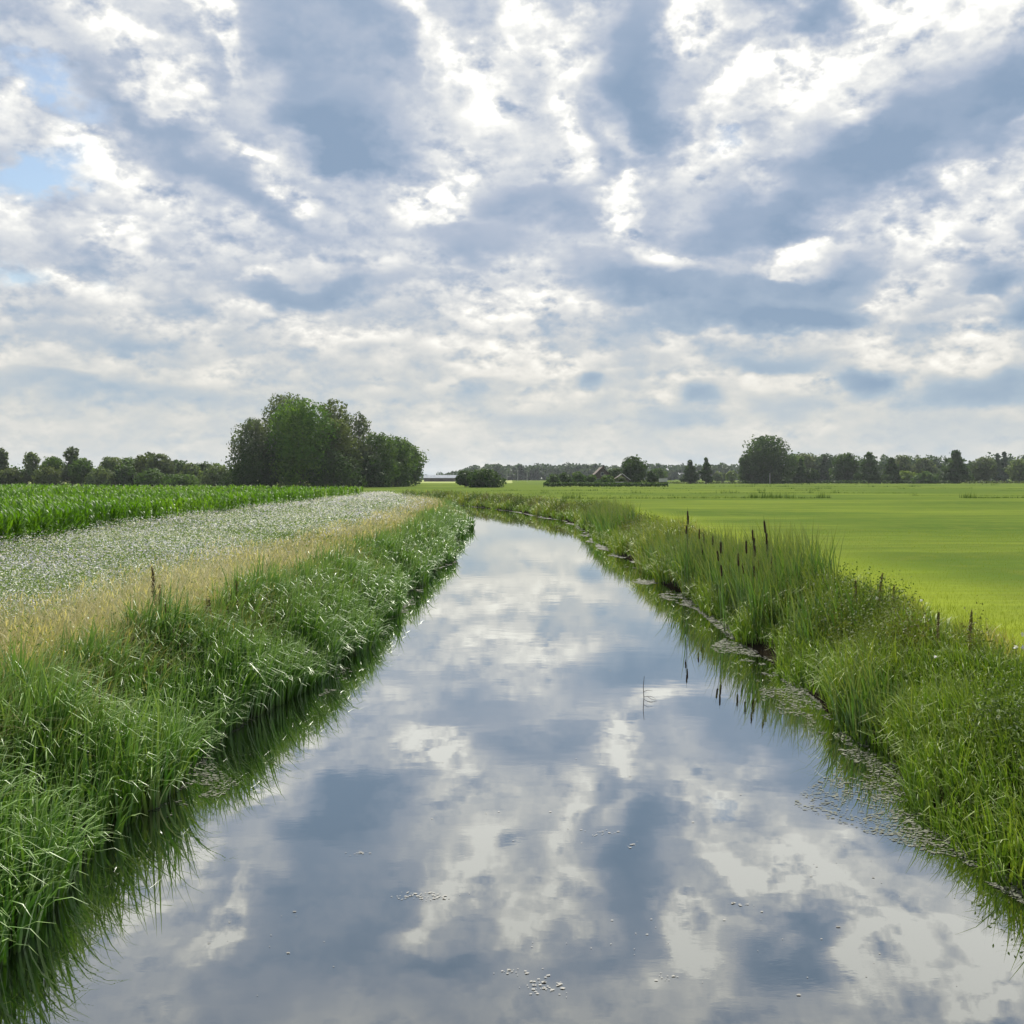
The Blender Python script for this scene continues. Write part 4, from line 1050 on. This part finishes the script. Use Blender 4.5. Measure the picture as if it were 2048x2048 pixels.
def farm():
    r = empty('farmhouse', (29.2, 335, GZ), 'brick farmhouse with a steep brown tiled roof among shrubs', 'house')
    v = np.array([(-3.4, -4, 0), (3.4, -4, 0), (3.4, 6, 0), (-3.4, 6, 0), (-3.4, -4, 2.4), (3.4, -4, 2.4), (3.4, 6, 2.4), (-3.4, 6, 2.4), (0, -4, 5.6), (0, 6, 5.6)], float)
    f4 = np.array([[0, 1, 5, 4], [1, 2, 6, 5], [2, 3, 7, 6], [3, 0, 4, 7]]); f3 = np.array([[4, 5, 8], [6, 7, 9]])
    obj('wall', mesh_from('wall', v, [f4, f3], M['brick'], smooth=False), r)
    rf = gable_roof('roof', r, M['tile'], -3.9, 3.9, -4.4, 6.4, 2.0, 5.75, .2, 'y')
    bx('chimney', rf, M['brick'], .5, 1.1, 1, 1.7, 5.0, 6.6)
    for x in (-1.9, .8):
        w = bx('window', r, M['glass'], x, x + 1.1, -4.03, -3.95, .9, 2.0); bx('frame', w, M['white'], x - .08, x + 1.18, -4.015, -3.97, .82, 2.08)
    w = bx('window', r, M['glass'], -.45, .45, -4.03, -3.95, 3.2, 4.1); bx('frame', w, M['white'], -.53, .53, -4.015, -3.97, 3.12, 4.18)
    bx('door', r, M['shed'], 2.1, 3.0, -4.03, -3.95, 0, 2.0)
    s = empty('garden_shed', (34.8, 326, GZ), 'dark wooden shed with white barge boards beside the dense dark tree', 'shed')
    v = np.array([(-2.2, -2, 0), (2.2, -2, 0), (2.2, 3, 0), (-2.2, 3, 0), (-2.2, -2, 1.9), (2.2, -2, 1.9), (2.2, 3, 1.9), (-2.2, 3, 1.9), (0, -2, 3.5), (0, 3, 3.5)], float)
    obj('wall', mesh_from('wall', v, [f4, f3], M['shed'], smooth=False), s)
    gable_roof('roof', s, M['tile'], -2.6, 2.6, -2.3, 3.3, 1.62, 3.52, .14, 'y')
    for k in (-1, 1):
        a = np.array([(k * 2.65, -2.36, 1.55), (k * 2.65, -2.32, 1.55), (0, -2.32, 3.62), (0, -2.36, 3.62)]); b = a + [0, 0, .26]
        v = np.concatenate([a, b]); f = np.array([[0, 1, 2, 3], [4, 5, 6, 7], [0, 1, 5, 4], [1, 2, 6, 5], [2, 3, 7, 6], [3, 0, 4, 7]])
        obj('barge_board', mesh_from('barge_board', v, [f], M['white'], smooth=False), s)
    bx('door', s, M['rubber'], -.5, .5, -2.03, -1.98, 0, 1.85)
    t = empty('garden_table', (30.9, 300, GZ), 'long pale table standing on the grass before the farmhouse', 'table')
    bx('tabletop', t, M['white'], -1.9, 1.9, -.5, .5, 1.05, 1.2)
    for x in (-1.6, 1.6):
        for y in (-.4, .4): bx('leg', t, M['shed'], x - .06, x + .06, y - .06, y + .06, 0, 1.05)
    c = empty('field_trailer', (58.2, 395, GZ), 'small white box trailer parked in the far meadow', 'trailer')
    bx('body', c, M['white'], -1.5, 1.5, -1, 1, .85, 2.15); bx('chassis', c, M['shed'], -1.45, 1.45, -.95, .95, .55, .847)
    bx('drawbar', c, M['shed'], 1.45, 2.3, -.06, .06, .6, .7)
    for x in (-.8, .8):
        for y in (-1.02, .86):
            th = np.linspace(0, 1, 2); v, f = tube([(x, y, .4), (x, y + .16, .4)], [.4, .4], 14); n = len(v)
            obj('wheel', mesh_from('wheel', v, [f, np.array([list(range(14)), list(range(14, 28))])], M['rubber'], smooth=False), c)
    b = empty('barn', (-44.0, 640, GZ), 'long low barn with a pale grey roof beyond the canal bend', 'barn')
    bx('wall', b, M['brick'], -10.5, 10.5, -5, 5, 0, 2.2); gable_roof('roof', b, M['sheet'], -10.9, 10.9, -5.4, 5.4, 2.1, 3.9, .12, 'x')
    for x in (-7, -1.5, 4): bx('door', b, M['shed'], x, x + 2.6, -5.04, -4.96, 0, 1.9)
    h = empty('white_shed', (-54.5, 600, GZ), 'tiny white shed left of the long barn', 'shed')
    bx('wall', h, M['white'], -1.6, 1.6, -1.5, 1.5, 0, 2.2); gable_roof('roof', h, M['sheet'], -1.8, 1.8, -1.7, 1.7, 2.15, 2.9, .1, 'x'); bx('door', h, M['shed'], -.4, .4, -1.54, -1.46, 0, 1.9)
farm()

def poles():
    def pole(x, y, h, label, r=.16, arm=True):
        p = empty('utility_pole', (x, y, GZ), label, 'pole', 'slender poles in the distance')
        v, f = tube([(0, 0, 0), (0, 0, h * .5), (0, 0, h)], [r, r * .9, r * .75], 8); obj('shaft', mesh_from('shaft', v, [f], M['pole']), p)
        if arm:
            bx('crossarm', p, M['pole'], -.7, .7, -.06, .06, h - .35, h - .2)
            for x_ in (-.6, 0, .6):
                v, f = tube([(x_, 0, h - .2), (x_, 0, h - .02)], [.05, .04], 6); obj('insulator', mesh_from('insulator', v, [f], M['white']), p)
    pole(-3.1, 640, 6.9, 'leftmost of the three pale poles before the far forest')
    pole(3.6, 640, 6.9, 'middle one of the three pale poles before the far forest')
    pole(9.4, 640, 7.1, 'rightmost of the three pale poles before the far forest')
    pole(43.0, 332, 2.9, 'short white post right of the dense dark tree by the farm', .09, False)
    pole(103.6, 412, 4.2, 'short grey pole in front of the trunk of the largest oak', .15, False)
poles()

# ================================================================ the air
def haze():
    v, f = box_vf(-2700, 2700, -310, 3300, -2.5, 32)
    m = bpy.data.materials.new('haze'); m.use_nodes = True; t = m.node_tree; t.nodes.clear()
    pv = t.nodes.new('ShaderNodeVolumePrincipled')
    pv.inputs['Color'].default_value = (.86, .92, 1.0, 1); pv.inputs['Density'].default_value = HAZE
    pv.inputs['Anisotropy'].default_value = .2
    o = t.nodes.new('ShaderNodeOutputMaterial'); t.links.new(pv.outputs[0], o.inputs['Volume'])
    obj('haze', mesh_from('haze', v, [f], m, smooth=False), kind='stuff')
HAZE = 0.00008
haze()
